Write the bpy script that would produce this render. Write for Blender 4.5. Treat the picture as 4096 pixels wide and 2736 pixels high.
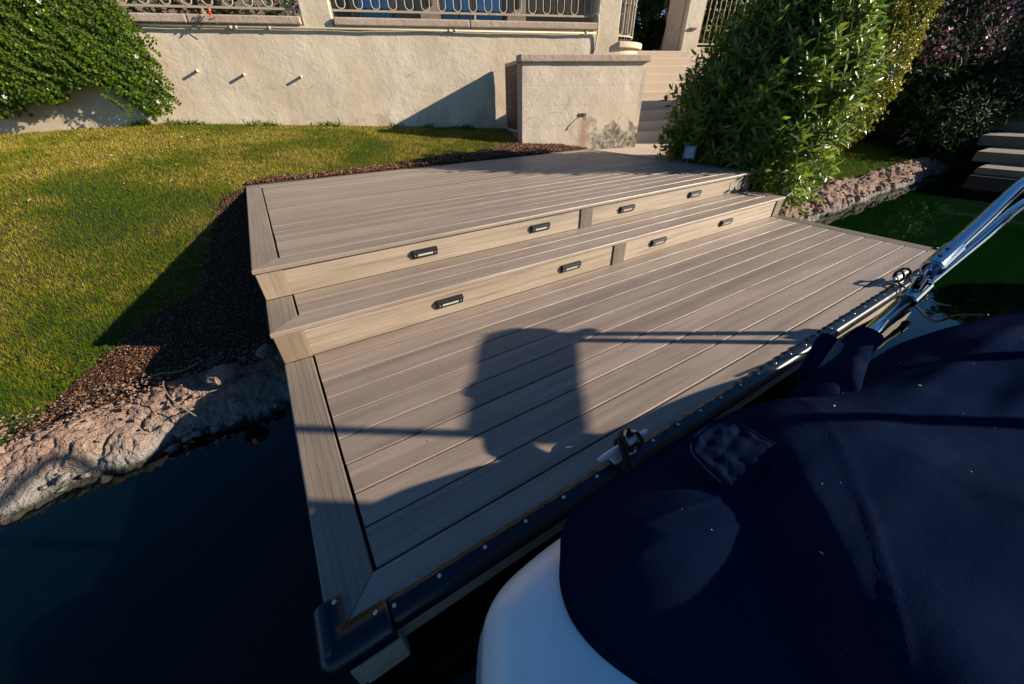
import bpy, math, random
import numpy as np
from mathutils import Vector, Matrix, noise

for o in list(bpy.data.objects): bpy.data.objects.remove(o)
SC = bpy.context.scene
COL = SC.collection
random.seed(7); RNG = np.random.default_rng(7)

# ------------------------------------------------------------------ camera
CAM = Vector((0.2406, -0.5086, 1.1519))
yaw, pitch, roll = 0.5478, -0.6011, -0.0212
fw = Vector((math.sin(yaw)*math.cos(pitch), math.cos(yaw)*math.cos(pitch), math.sin(pitch)))
r0 = Vector((math.cos(yaw), -math.sin(yaw), 0)); u0 = r0.cross(fw)
cr = r0*math.cos(roll) + u0*math.sin(roll); cu = -r0*math.sin(roll) + u0*math.cos(roll)
cd = bpy.data.cameras.new('camera'); cam = bpy.data.objects.new('camera', cd); COL.objects.link(cam)
M = Matrix((cr, cu, -fw)).transposed().to_4x4(); M.translation = CAM; cam.matrix_world = M
cd.sensor_width = 36; cd.lens = 12.667; cd.clip_start = 0.02; cd.clip_end = 2000
SC.camera = cam

# ------------------------------------------------------------------ sky, sun, exposure
SUN_TO = Vector((0.754, -0.533, 0.368)).normalized()          # towards the sun
EL = math.asin(SUN_TO.z); AZ = math.atan2(SUN_TO.x, SUN_TO.y)
wd = bpy.data.worlds.new('World'); SC.world = wd; wd.use_nodes = True
nt = wd.node_tree; bgn = nt.nodes['Background']
sky = nt.nodes.new('ShaderNodeTexSky'); sky.sky_type = 'NISHITA'; sky.sun_disc = False
sky.sun_elevation = EL; sky.sun_rotation = AZ; sky.air_density = 1.0; sky.dust_density = 0.15; sky.ozone_density = 4.0
hsn = nt.nodes.new('ShaderNodeHueSaturation'); hsn.inputs['Saturation'].default_value = 1.22
nt.links.new(sky.outputs[0], hsn.inputs['Color']); nt.links.new(hsn.outputs[0], bgn.inputs[0]); bgn.inputs[1].default_value = 0.055
sl = bpy.data.lights.new('sun', 'SUN'); sun = bpy.data.objects.new('sun', sl); COL.objects.link(sun)
sl.energy = 5.0; sl.angle = math.radians(0.6); sl.color = (1.0, 0.86, 0.68)
sun.rotation_euler = (-SUN_TO).to_track_quat('-Z', 'Y').to_euler(); sun.location = (6, -6, 6)
vs = SC.view_settings; vs.view_transform = 'Standard'; vs.look = 'None'; vs.exposure = 0.95; vs.gamma = 1.0

# ------------------------------------------------------------------ scene bookkeeping
WL = {}
def tag(o, label=None, cat=None, group=None, kind=None):
    if label: o['label'] = label
    if cat: o['category'] = cat
    if group: o['group'] = group
    if kind: o['kind'] = kind
    return o
def thing(name, label, cat, loc, group=None):
    o = bpy.data.objects.new(name, None); COL.objects.link(o); o.location = loc; o.empty_display_size = 0.1
    WL[o.name] = Vector(loc); return tag(o, label, cat, group)
def attach(o, parent, off=(0, 0, 0)):
    COL.objects.link(o); o.location = off; WL[o.name] = Vector(off)
    if parent is not None:
        o.parent = parent; o.matrix_parent_inverse = Matrix.Translation(-WL[parent.name])
    return o
def dup(src, parent, off, name=None):
    o = bpy.data.objects.new(name or src.name.split('.')[0], src.data)
    return attach(o, parent, off)

class MB:
    """collects shapes in world coordinates and links them as one mesh object"""
    def __init__(s): s.v = []; s.f = []
    def add(s, vs, fs):
        b = len(s.v); s.v += [tuple(p) for p in vs]; s.f += [tuple(i+b for i in f) for f in fs]; return s
    def box(s, x0, x1, y0, y1, z0, z1, T=None):
        p = [(x, y, z) for z in (z0, z1) for y in (y0, y1) for x in (x0, x1)]
        if T: p = [T(*q) for q in p]
        return s.add(p, [(0,2,3,1),(4,5,7,6),(0,1,5,4),(2,6,7,3),(0,4,6,2),(1,3,7,5)])
    def loft(s, rings, cap=True, closed=True):
        n = len(rings[0]); vs = [p for r in rings for p in r]; fs = []
        for k in range(len(rings)-1):
            for i in range(n if closed else n-1):
                j = (i+1) % n; fs.append((k*n+i, k*n+j, (k+1)*n+j, (k+1)*n+i))
        if cap and closed:
            fs.append(tuple(range(n-1, -1, -1))); fs.append(tuple((len(rings)-1)*n+i for i in range(n)))
        return s.add(vs, fs)
    def tube(s, pts, r, n=8, cap=True):
        pts = [Vector(p) for p in pts]; rr = r if isinstance(r, (list, tuple)) else [r]*len(pts)
        rings = []; prev = None
        for i, p in enumerate(pts):
            t = (pts[min(i+1, len(pts)-1)] - pts[max(i-1, 0)]).normalized()
            if prev is None:
                a = Vector((0, 0, 1)) if abs(t.z) < 0.9 else Vector((1, 0, 0)); prev = t.cross(a).normalized()
            prev = (prev - t*prev.dot(t)).normalized(); b = t.cross(prev)
            rings.append([p + (prev*math.cos(2*math.pi*k/n) + b*math.sin(2*math.pi*k/n))*rr[i] for k in range(n)])
        return s.loft(rings, cap)
    def mesh(s, name):
        me = bpy.data.meshes.new(name); me.from_pydata(s.v, [], s.f); me.update(); return me
    def build(s, name, mat, parent=None, smooth=False, bevel=0, seg=2, off=(0, 0, 0)):
        me = s.mesh(name); me.materials.append(mat)
        if smooth: me.polygons.foreach_set('use_smooth', [True]*len(me.polygons))
        o = bpy.data.objects.new(name, me); attach(o, parent, off)
        if bevel:
            m = o.modifiers.new('bevel', 'BEVEL'); m.width = bevel; m.segments = seg; m.limit_method = 'ANGLE'; m.angle_limit = math.radians(35)
            m.harden_normals = False
        return o

def np_mesh(name, V, F, mat, parent=None, smooth=False, rnd=None, kind=None):
    me = bpy.data.meshes.new(name); V = np.asarray(V, np.float32); F = np.asarray(F, np.int32); k = F.shape[1]
    me.vertices.add(len(V)); me.vertices.foreach_set('co', V.ravel())
    me.loops.add(F.size); me.loops.foreach_set('vertex_index', F.ravel())
    me.polygons.add(len(F)); me.polygons.foreach_set('loop_start', np.arange(0, F.size, k, dtype=np.int32))
    me.polygons.foreach_set('loop_total', np.full(len(F), k, np.int32))
    if smooth: me.polygons.foreach_set('use_smooth', np.ones(len(F), bool))
    me.update(calc_edges=True)
    if rnd is not None:
        at = me.attributes.new('rnd', 'FLOAT', 'POINT'); at.data.foreach_set('value', np.asarray(rnd, np.float32))
    me.materials.append(mat); o = bpy.data.objects.new(name, me); attach(o, parent)
    if kind: o['kind'] = kind
    return o

# ------------------------------------------------------------------ materials
class NT:
    def __init__(s, name):
        s.m = bpy.data.materials.new(name); s.m.use_nodes = True; s.t = s.m.node_tree
        s.b = s.t.nodes['Principled BSDF']; s.out = s.t.nodes['Material Output']
    def n(s, typ, **kw):
        x = s.t.nodes.new('ShaderNode'+typ)
        for k, v in kw.items(): setattr(x, k, v)
        return x
    def l(s, a, b): s.t.links.new(a, b)
    def inp(s, node, key, val):
        if hasattr(val, 'is_output'): s.l(val, node.inputs[key])
        else: node.inputs[key].default_value = val
    def coord(s, which='Object', scale=(1, 1, 1), rand=0, loc=(0, 0, 0)):
        tc = s.n('TexCoord'); v = tc.outputs[which]
        if which == 'World': pass
        if rand:
            oi = s.n('ObjectInfo'); mu = s.n('VectorMath', operation='SCALE'); cb = s.n('CombineXYZ')
            for i in range(3): s.l(oi.outputs['Random'], cb.inputs[i])
            s.l(cb.outputs[0], mu.inputs[0]); mu.inputs['Scale'].default_value = rand
            ad = s.n('VectorMath', operation='ADD'); s.l(v, ad.inputs[0]); s.l(mu.outputs[0], ad.inputs[1]); v = ad.outputs[0]
        mp = s.n('Mapping'); s.l(v, mp.inputs[0]); mp.inputs['Scale'].default_value = scale; mp.inputs['Location'].default_value = loc
        return mp.outputs[0]
    def noise(s, vec, scale, detail=4, rough=0.55, dist=0):
        x = s.n('TexNoise'); s.l(vec, x.inputs['Vector']); x.inputs['Scale'].default_value = scale
        x.inputs['Detail'].default_value = detail; x.inputs['Roughness'].default_value = rough; x.inputs['Distortion'].default_value = dist
        return x.outputs['Fac']
    def ramp(s, fac, stops, interp='LINEAR'):
        x = s.n('ValToRGB'); s.l(fac, x.inputs[0]); e = x.color_ramp.elements; x.color_ramp.interpolation = interp
        while len(e) < len(stops): e.new(0.5)
        for i, (p, c) in enumerate(stops):
            e[i].position = p; e[i].color = (c, c, c, 1) if not isinstance(c, (tuple, list)) else tuple(c)+(1,)
        return x.outputs[0]
    def mix(s, fac, a, b, typ='MIX'):
        x = s.n('Mix', data_type='RGBA', blend_type=typ)
        s.inp(x, 0, fac)
        for i, c in ((6, a), (7, b)):
            if hasattr(c, 'is_output'): s.l(c, x.inputs[i])
            else: x.inputs[i].default_value = tuple(c)+(1,)
        return x.outputs[2]
    def math(s, op, a, b=0.0, clamp=False):
        x = s.n('Math', operation=op); x.use_clamp = clamp; s.inp(x, 0, a); s.inp(x, 1, b); return x.outputs[0]
    def sep(s, vec):
        x = s.n('SeparateXYZ'); s.l(vec, x.inputs[0]); return x.outputs
    def bump(s, h, strength=0.3, dist=0.01, prev=None):
        x = s.n('Bump'); s.l(h, x.inputs['Height']); x.inputs['Strength'].default_value = strength; x.inputs['Distance'].default_value = dist
        if prev is not None: s.l(prev, x.inputs['Normal'])
        s.l(x.outputs[0], s.b.inputs['Normal']); return x.outputs[0]
    def col(s, c): s.inp(s.b, 'Base Color', c if hasattr(c, 'is_output') else tuple(c)+(1,)); return s
    def rough(s, r): s.inp(s.b, 'Roughness', r); return s
    def pos(s):
        return s.n('NewGeometry').outputs['Position']

def plain(name, c, r=0.5, metal=0.0, spec=0.5, var=0.0):
    m = NT(name); m.rough(r); m.b.inputs['Metallic'].default_value = metal; m.b.inputs['Specular IOR Level'].default_value = spec
    v = m.coord('Object', rand=11); f = m.noise(v, 14, 5)
    k = max(var, 0.12)
    m.col(m.mix(f, tuple(x*(1-k) for x in c), tuple(min(1, x*(1+k)) for x in c)))
    return m.m

def wood(name, axis, c1, c2, cs, coarse=1.0, gloss=0.5, streak=0.5, ring=False):
    """composite board, grain along the axis"""
    m = NT(name)
    def sc(a, b): s = [b, b, b]; s[axis] = a; return tuple(s)
    v1 = m.coord('Object', sc(0.45*coarse, 9*coarse), rand=40)
    v2 = m.coord('Object', sc(1.1, 40), rand=40, loc=(3, 1, 2))
    v3 = m.coord('Object', sc(9, 330), rand=40, loc=(1, 5, 2))
    n1 = m.noise(v1, 1.6, 5, 0.55, 0.35); n2 = m.noise(v2, 1.0, 6, 0.62, 0.2); n3 = m.noise(v3, 1.0, 3, 0.6)
    base = m.mix(m.ramp(n1, [(0.38, 0.0), (0.62, 1.0)]), c1, c2)
    base = m.mix(m.ramp(n2, [(0.52, 0.0), (0.72, streak)]), base, cs)
    if ring:
        vr = m.coord('Object', sc(0.9, 16), rand=40)
        w = m.n('TexWave', wave_type='RINGS', rings_direction='SPHERICAL'); m.l(vr, w.inputs['Vector']); w.inputs['Scale'].default_value = 1.1
        w.inputs['Distortion'].default_value = 6.0; w.inputs['Detail'].default_value = 3.0; w.inputs['Detail Scale'].default_value = 0.7
        base = m.mix(m.ramp(w.outputs['Fac'], [(0.0, 0.5), (0.16, 0.0)]), base, cs)
    base = m.mix(m.ramp(n3, [(0.35, 0.22), (0.6, 0.0)]), base, tuple(x*0.45 for x in c1))
    # dirt specks and pale scuffs
    vs_ = m.coord('Object', (1, 1, 1), rand=40, loc=(9, 9, 9)); sp = m.noise(vs_, 75, 2, 0.5)
    base = m.mix(m.ramp(sp, [(0.74, 0.0), (0.78, 0.5)]), base, (0.05, 0.035, 0.025))
    dus = m.noise(vs_, 2.2, 6, 0.65); base = m.mix(m.ramp(dus, [(0.45, 0.0), (0.75, 0.16)]), base, (0.42, 0.36, 0.29))
    oi = m.n('ObjectInfo'); hv = m.n('HueSaturation'); m.l(base, hv.inputs['Color'])
    m.l(m.math('ADD', m.math('MULTIPLY', oi.outputs['Random'], 0.30), 0.85), hv.inputs['Value']); m.col(hv.outputs[0])
    m.rough(m.math('ADD', m.math('MULTIPLY', n2, 0.2), gloss-0.06)); m.b.inputs['Specular IOR Level'].default_value = 0.8; m.b.inputs['Sheen Weight'].default_value = 0.055; m.b.inputs['Sheen Roughness'].default_value = 0.6; m.b.inputs['Sheen Tint'].default_value = (1, 0.93, 0.84, 1)
    b1 = m.bump(n3, 0.38, 0.003); m.bump(n2, 0.22, 0.004, b1)
    return m.m

M_DECK = wood('deck_board', 0, (0.186, 0.140, 0.112), (0.280, 0.218, 0.176), (0.092, 0.071, 0.060), 1.0, 0.46, 0.45)
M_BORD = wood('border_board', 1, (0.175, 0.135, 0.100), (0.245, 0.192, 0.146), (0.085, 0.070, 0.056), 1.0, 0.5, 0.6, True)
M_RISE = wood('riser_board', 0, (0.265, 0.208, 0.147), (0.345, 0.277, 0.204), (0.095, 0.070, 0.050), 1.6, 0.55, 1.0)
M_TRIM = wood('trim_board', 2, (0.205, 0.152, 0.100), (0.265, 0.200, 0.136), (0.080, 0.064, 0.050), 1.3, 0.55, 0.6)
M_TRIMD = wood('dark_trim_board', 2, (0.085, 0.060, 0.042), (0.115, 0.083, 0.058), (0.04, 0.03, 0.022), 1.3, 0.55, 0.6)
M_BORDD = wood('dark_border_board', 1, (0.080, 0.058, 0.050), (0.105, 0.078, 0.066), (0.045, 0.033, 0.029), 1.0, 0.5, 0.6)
M_FASC = wood('fascia_board', 0, (0.26, 0.215, 0.165), (0.34, 0.28, 0.22), (0.15, 0.12, 0.10), 1.0, 0.55, 0.6)
M_FRAME = plain('dark_frame_timber', (0.03, 0.025, 0.02), 0.9)
M_BLACKP = plain('black_metal_paint', (0.012, 0.012, 0.013), 0.42)
M_LENS = plain('frosted_lens', (0.55, 0.55, 0.52), 0.25)
M_SCREW = plain('stainless_screw', (0.62, 0.62, 0.62), 0.28, 1.0)
M_GALV = plain('galvanised_metal', (0.62, 0.64, 0.66), 0.5, 0.35, var=0.25)
M_STEEL = plain('polished_stainless', (0.46, 0.49, 0.54), 0.12, 1.0)
M_ROPE = plain('black_rope', (0.010, 0.010, 0.011), 0.75, var=0.4)
M_TAN = plain('pale_rope_fleck', (0.35, 0.28, 0.15), 0.7)

def vinyl():
    m = NT('navy_vinyl'); m.rough(0.3)
    v = m.coord('Object'); n = m.noise(v, 4, 5); s = m.noise(v, 90, 2)
    c = m.mix(n, (0.0012, 0.003, 0.009), (0.0025, 0.006, 0.016)); c = m.mix(m.ramp(s, [(0.73, 0.0), (0.8, 0.4)]), c, (0.2, 0.2, 0.2)); m.col(c)
    m.rough(m.math('ADD', m.math('MULTIPLY', n, 0.3), 0.16)); m.bump(n, 0.15, 0.02); return m.m
M_VINYL = vinyl()

def stucco(name, c1, c2, bump=0.5, stain=0):
    m = NT(name); v = m.coord('Object')
    big = m.noise(v, 0.9, 5, 0.6, 0.4); mid = m.noise(v, 4.5, 6, 0.6); fine = m.noise(v, 30, 4, 0.6); tr = m.noise(m.coord('Object', (1, 1, 1.5)), 7, 6, 0.62, 0.8)
    c = m.mix(m.ramp(big, [(0.35, 0.0), (0.68, 1.0)]), c1, c2)
    c = m.mix(m.ramp(mid, [(0.5, 0.0), (0.75, 0.28)]), c, tuple(x*0.72 for x in c1))
    p = m.sep(m.pos())
    # dirt streaks running down
    st = m.noise(m.coord('Object', (7, 7, 0.5)), 1.0, 5, 0.6)
    c = m.mix(m.ramp(st, [(0.55, 0.0), (0.78, 0.22)]), c, (0.33, 0.24, 0.16))
    pat = m.ramp(big, [(0.35, 0.25), (0.6, 1.0)]); h = m.math('ADD', m.math('MULTIPLY', m.math('MULTIPLY', tr, pat), 1.0), m.math('ADD', m.math('MULTIPLY', fine, 0.26), m.math('MULTIPLY', mid, 0.8)))
    vc = m.n('TexVoronoi', feature='DISTANCE_TO_EDGE'); m.l(m.mix(0.25, v, m.n('TexNoise').outputs['Color']), vc.inputs['Vector']); vc.inputs['Scale'].default_value = 1.1
    crk = m.math('MULTIPLY', m.ramp(vc.outputs['Distance'], [(0.0, 0.55), (0.006, 0.0)]), m.ramp(mid, [(0.45, 0.0), (0.6, 1.0)])); c = m.mix(crk, c, (0.22, 0.16, 0.10))
    if stain == 1:   # bare mortar patches near the foot of the long wall
        low = m.math('SUBTRACT', 1.32, p[2]); f = m.math('MULTIPLY', m.ramp(m.math('ADD', m.math('MULTIPLY', low, 0.5), m.math('MULTIPLY', mid, 0.75)), [(0.60, 0.0), (0.72, 1.0)]), 0.45)
        c = m.mix(f, c, (0.37, 0.28, 0.18))
    if stain == 2:   # damp mortar stain low on the right of the enclosure
        low = m.math('SUBTRACT', 0.80, p[2]); right = m.math('MULTIPLY', m.math('SUBTRACT', p[0], 4.93), 1.3, True)
        g = m.math('ADD', m.math('MULTIPLY', low, 1.15), m.math('MULTIPLY', m.math('SUBTRACT', mid, 0.5), 1.3))
        g = m.math('MULTIPLY', m.ramp(g, [(0.07, 0.0), (0.2, 1.0)]), m.ramp(right, [(0.0, 0.0), (0.25, 1.0)]))
        blot = m.noise(v, 16, 5, 0.65)
        c = m.mix(g, c, m.mix(m.ramp(blot, [(0.42, 0.0), (0.62, 1.0)]), (0.11, 0.095, 0.07), (0.40, 0.37, 0.32)))
        dx = m.math('ABSOLUTE', m.math('SUBTRACT', p[0], m.math('ADD', 4.93, m.math('MULTIPLY', m.math('SUBTRACT', mid, 0.5), 0.25))))
        ru = m.math('MULTIPLY', m.ramp(dx, [(0.02, 1.0), (0.13, 0.0)]), m.ramp(p[2], [(0.8, 1.0), (0.86, 0.0)]))
        c = m.mix(m.math('MULTIPLY', ru, 0.65), c, (0.30, 0.17, 0.08))
        for zz in (0.72, 1.0, 1.26):
            dz = m.math('ABSOLUTE', m.math('SUBTRACT', p[2], m.math('ADD', zz, m.math('MULTIPLY', m.math('SUBTRACT', mid, 0.5), 0.03))))
            ln = m.math('MULTIPLY', m.ramp(dz, [(0.002, 0.3), (0.006, 0.0)]), m.ramp(big, [(0.42, 0.0), (0.5, 1.0)])); c = m.mix(ln, c, (0.34, 0.27, 0.2))
    m.col(c); m.rough(0.88); m.b.inputs['Specular IOR Level'].default_value = 0.25
    m.bump(h, bump, 0.022); return m.m
M_STUC = stucco('cream_stucco', (0.55, 0.455, 0.335), (0.72, 0.63, 0.505), 0.42, 1)
M_STUC2 = stucco('enclosure_stucco', (0.57, 0.485, 0.385), (0.70, 0.61, 0.50), 0.4, 2)
M_COPE = stucco('coping_stucco', (0.40, 0.315, 0.25), (0.48, 0.39, 0.315), 0.6)
M_STEP = None

def aggregate():
    m = NT('exposed_aggregate'); v = m.coord('Object')
    vo = m.n('TexVoronoi'); m.l(v, vo.inputs['Vector']); vo.inputs['Scale'].default_value = 85
    n = m.noise(v, 2.5, 5); c = m.mix(n, (0.50, 0.40, 0.30), (0.64, 0.54, 0.43))
    c = m.mix(0.28, c, m.mix(vo.outputs['Color'], (0.30, 0.18, 0.11), (0.66, 0.55, 0.45))); m.col(c); m.rough(0.9)
    m.bump(vo.outputs['Distance'], 0.55, 0.012); return m.m
M_STEP = aggregate()

def iron():
    m = NT('painted_wrought_iron'); v = m.coord('Object'); n = m.noise(v, 7, 5); m.col(m.mix(m.ramp(n, [(0.60, 0.0), (0.68, 0.8)]), (0.40, 0.34, 0.26), (0.22, 0.09, 0.03)))
    m.rough(0.6); m.bump(m.noise(v, 60, 3), 0.3, 0.004); return m.m
M_IRON = iron()

def wiremesh():
    m = NT('black_wire_mesh'); v = m.coord('Object'); s = m.sep(v)
    fx = m.math('FRACT', m.math('MULTIPLY', s[0], 62)); fz = m.math('FRACT', m.math('MULTIPLY', s[2], 62))
    k = m.math('MAXIMUM', m.math('LESS_THAN', fx, 0.2), m.math('LESS_THAN', fz, 0.2))
    tr = m.n('BsdfTransparent'); mx = m.n('MixShader'); m.l(k, mx.inputs[0]); m.l(tr.outputs[0], mx.inputs[1]); m.l(m.b.outputs[0], mx.inputs[2]); m.l(mx.outputs[0], m.out.inputs[0])
    m.col((0.03, 0.028, 0.022)); m.rough(0.6); return m.m
M_MESH = wiremesh()

def leafmat(name, stops, rough=0.4, trans=0.3, spec=0.5, tcol=None):
    m = NT(name); at = m.n('Attribute'); at.attribute_name = 'rnd'; v = m.pos(); n = m.noise(v, 1.7, 3)
    f = m.math('ADD', m.math('MULTIPLY', at.outputs['Fac'], 0.75), m.math('MULTIPLY', n, 0.28))
    c = m.ramp(f, stops); m.col(c); m.rough(rough); m.b.inputs['Specular IOR Level'].default_value = spec
    if trans:
        tb = m.n('BsdfTranslucent'); hs = m.n('HueSaturation'); m.l(c, hs.inputs['Color']); hs.inputs['Value'].default_value = 1.5; hs.inputs['Hue'].default_value = 0.48
        m.l(hs.outputs[0], tb.inputs[0]); mx = m.n('MixShader'); mx.inputs[0].default_value = trans
        m.l(m.b.outputs[0], mx.inputs[1]); m.l(tb.outputs[0], mx.inputs[2]); m.l(mx.outputs[0], m.out.inputs[0])
    return m.m
G = lambda r, g, b: (r, g, b)
M_OLE = leafmat('oleander_leaf', [(0.1, G(0.038, 0.095, 0.012)), (0.5, G(0.100, 0.185, 0.022)), (0.82, G(0.195, 0.265, 0.034)), (0.97, G(0.30, 0.24, 0.04))], 0.36, 0.36, 0.5)
M_OLE2 = leafmat('shaded_oleander_leaf', [(0.1, G(0.009, 0.024, 0.007)), (0.7, G(0.022, 0.046, 0.013)), (0.97, G(0.06, 0.085, 0.02))], 0.6, 0.12, 0.06)  # shade put into the colour: leaves darkened for the shaded oleander
M_HEDGE = leafmat('yellow_green_leaf', [(0.1, G(0.06, 0.085, 0.006)), (0.5, G(0.13, 0.16, 0.010)), (0.95, G(0.28, 0.24, 0.012))], 0.4, 0.3)
M_VINE = leafmat('vine_leaf', [(0.1, G(0.026, 0.075, 0.005)), (0.55, G(0.075, 0.160, 0.008)), (0.9, G(0.17, 0.24, 0.010)), (0.975, G(0.24, 0.19, 0.02)), (1.0, G(0.35, 0.07, 0.02))], 0.33, 0.3)
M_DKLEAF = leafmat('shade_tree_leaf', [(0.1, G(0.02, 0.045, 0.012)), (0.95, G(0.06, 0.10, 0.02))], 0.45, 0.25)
M_PETAL = plain('pink_petal', (0.82, 0.40, 0.42), 0.6)
M_WHITEP = plain('white_petal', (0.8, 0.8, 0.76), 0.6)
M_REDP = plain('red_petal', (0.6, 0.03, 0.02), 0.6)
M_BARK = plain('bark', (0.20, 0.15, 0.10), 0.9, var=0.4)
M_PALEBARK = plain('pale_bark', (0.42, 0.40, 0.36), 0.85, var=0.3)

def grassmat():
    m = NT('lawn_blades'); at = m.n('Attribute'); at.attribute_name = 'rnd'; p = m.pos(); s = m.sep(p)
    n = m.noise(p, 1.0, 6, 0.66, 0.4); n2 = m.noise(p, 22, 4, 0.7)
    # dry, straw-coloured areas higher up the lawn, green near the water
    base = m.math('MULTIPLY', m.ramp(n, [(0.38, 0.0), (0.58, 1.0)]), 0.70)
    up = m.math('MULTIPLY', m.math('SUBTRACT', s[1], 2.3), 0.10, True)
    dry = m.math('ADD', m.math('ADD', base, up), m.math('MULTIPLY', m.math('SUBTRACT', n2, 0.5), 0.9), True)
    f = m.math('ADD', m.math('MULTIPLY', at.outputs['Fac'], 0.52), m.math('MULTIPLY', dry, 0.55))
    c = m.ramp(f, [(0.05, G(0.010, 0.045, 0.001)), (0.30, G(0.050, 0.130, 0.001)), (0.55, G(0.110, 0.160, 0.002)), (0.80, G(0.29, 0.235, 0.020)), (0.97, G(0.55, 0.43, 0.10))])
    m.col(c); m.rough(0.6); m.b.inputs['Specular IOR Level'].default_value = 0.08
    tb = m.n('BsdfTranslucent'); m.l(c, tb.inputs[0]); mx = m.n('MixShader'); mx.inputs[0].default_value = 0.28
    m.l(m.b.outputs[0], mx.inputs[1]); m.l(tb.outputs[0], mx.inputs[2]); m.l(mx.outputs[0], m.out.inputs[0]); return m.m
M_GRASS = grassmat()

def soil():
    m = NT('soil_under_lawn'); p = m.pos(); n = m.noise(p, 9, 5); n2 = m.noise(p, 1.2, 4)
    m.col(m.mix(n, m.mix(n2, (0.020, 0.026, 0.004), (0.045, 0.038, 0.010)), (0.022, 0.013, 0.007))); m.rough(0.95); m.bump(n, 0.6, 0.03); return m.m
M_SOIL = soil()
def mulch():
    m = NT('bark_mulch'); at = m.n('Attribute'); at.attribute_name = 'rnd'
    m.col(m.ramp(at.outputs['Fac'], [(0.0, G(0.025, 0.012, 0.006)), (0.45, G(0.085, 0.036, 0.016)), (0.8, G(0.20, 0.088, 0.040)), (1.0, G(0.42, 0.24, 0.12))])); m.rough(0.85); return m.m
M_MULCH = mulch()
def rock():
    m = NT('bank_rock'); p = m.pos(); s = m.sep(p); n = m.noise(p, 5, 6, 0.65); n2 = m.noise(p, 26, 5, 0.65); n3 = m.noise(p, 90, 3)
    c = m.mix(m.ramp(n, [(0.35, 0.0), (0.65, 1.0)]), (0.25, 0.145, 0.105), (0.40, 0.285, 0.22))
    c = m.mix(m.ramp(n2, [(0.3, 0.75), (0.5, 0.0)]), c, (0.09, 0.055, 0.04))
    w = m.math('ADD', s[2], m.math('MULTIPLY', m.math('SUBTRACT', n, 0.5), 0.22))      # lime crust along the waterline
    c = m.mix(m.ramp(m.math('ADD', w, 0.5), [(0.17, 0.9), (0.27, 0.0)]), c, m.mix(n2, (0.13, 0.128, 0.12), (0.40, 0.39, 0.36)))
    wet = m.ramp(m.math('ADD', s[2], 1.0), [(0.635, 1.0), (0.66, 0.0)]); c = m.mix(wet, c, (0.03, 0.028, 0.02)); m.col(c)
    m.rough(0.9); vo = m.n('TexVoronoi', feature='DISTANCE_TO_EDGE'); m.l(m.mix(0.12, p, m.n('TexNoise').outputs['Color']), vo.inputs['Vector']); vo.inputs['Scale'].default_value = 9
    ck = m.ramp(vo.outputs['Distance'], [(0.0, 0.0), (0.06, 1.0)])
    m.bump(m.math('ADD', m.math('ADD', m.math('MULTIPLY', n2, 1.2), m.math('MULTIPLY', n3, 0.7)), m.math('MULTIPLY', ck, 0.12)), 1.0, 0.035); return m.m
M_ROCK = rock()
def water():
    m = NT('canal_water'); p = m.pos(); n = m.noise(m.coord('Object', (1, 1.6, 1)), 1.5, 3); n2 = m.noise(m.coord('Object'), 9, 2)
    m.col(m.mix(n, (0.0012, 0.0085, 0.0016), (0.0022, 0.013, 0.0026)))
    lit_green = m.math('ADD', m.math('MULTIPLY', m.sep(p)[0], 0.22), m.math('MULTIPLY', n, 0.3))     # painted light: sunlit green to the right, shaded dark water left
    m.col(m.mix(m.ramp(lit_green, [(0.25, 0.0), (0.8, 1.0)]), (0.0004, 0.0028, 0.0034), m.mix(n, (0.0012, 0.0095, 0.0014), (0.0022, 0.014, 0.0022)))); m.rough(0.03); m.b.inputs['IOR'].default_value = 1.33
    m.b.inputs['Specular IOR Level'].default_value = 0.5
    m.bump(m.math('ADD', m.math('MULTIPLY', n, 1.0), m.math('MULTIPLY', n2, 0.06)), 0.10, 0.06); return m.m
M_WATER = water()
def canvas():
    m = NT('navy_canvas'); v = m.coord('Object'); n = m.noise(v, 3.0, 5, 0.6); w = m.noise(m.coord('Object', (1, 1, 1)), 420, 2); d = m.noise(v, 55, 3, 0.6)
    c = m.mix(n, (0.0036, 0.0080, 0.026), (0.0064, 0.0126, 0.037)); dm = m.noise(v, 6, 6, 0.7); c = m.mix(m.ramp(dm, [(0.48, 0.0), (0.75, 0.4)]), c, (0.014, 0.019, 0.035)); c = m.mix(m.ramp(d, [(0.70, 0.0), (0.8, 0.12)]), c, (0.12, 0.12, 0.13)); m.col(c)
    m.rough(0.85); m.b.inputs['Specular IOR Level'].default_value = 0.0; m.b.inputs['Sheen Weight'].default_value = 0.0; m.b.inputs['Sheen Roughness'].default_value = 0.4
    b = m.bump(w, 0.30, 0.002); b = m.bump(m.noise(m.coord('Object', (3, 14, 3)), 3, 5, 0.5, 0.5), 0.07, 0.02, b); m.bump(m.noise(v, 11, 4, 0.5, 0.2), 0.16, 0.012, b); return m.m
M_CANVAS = canvas()
M_VELCRO = plain('grey_blue_webbing', (0.075, 0.10, 0.13), 0.9, var=0.4)
M_GEL = plain('white_gelcoat', (0.80, 0.81, 0.82), 0.22, var=0.03)
M_RUB = plain('grey_rub_rail', (0.22, 0.24, 0.26), 0.4)
M_MAROON = plain('maroon_gate_panel', (0.085, 0.040, 0.032), 0.6, var=0.2)
M_GATEF = plain('tan_gate_frame', (0.42, 0.33, 0.24), 0.6)
M_PIPE = plain('painted_conduit', (0.47, 0.44, 0.33), 0.45)
M_DARK = plain('dark_opening', (0.01, 0.009, 0.008), 0.9)
M_RUSTW = plain('rusty_metal', (0.20, 0.10, 0.05), 0.8)
M_GLASS = plain('blue_window_glass', (0.09, 0.24, 0.36), 0.04, 1.0)
M_FRAMEW = plain('dark_window_frame', (0.05, 0.035, 0.025), 0.5)
M_HOUSE = stucco('house_stucco', (0.36, 0.29, 0.22), (0.42, 0.345, 0.27), 0.3)
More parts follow.
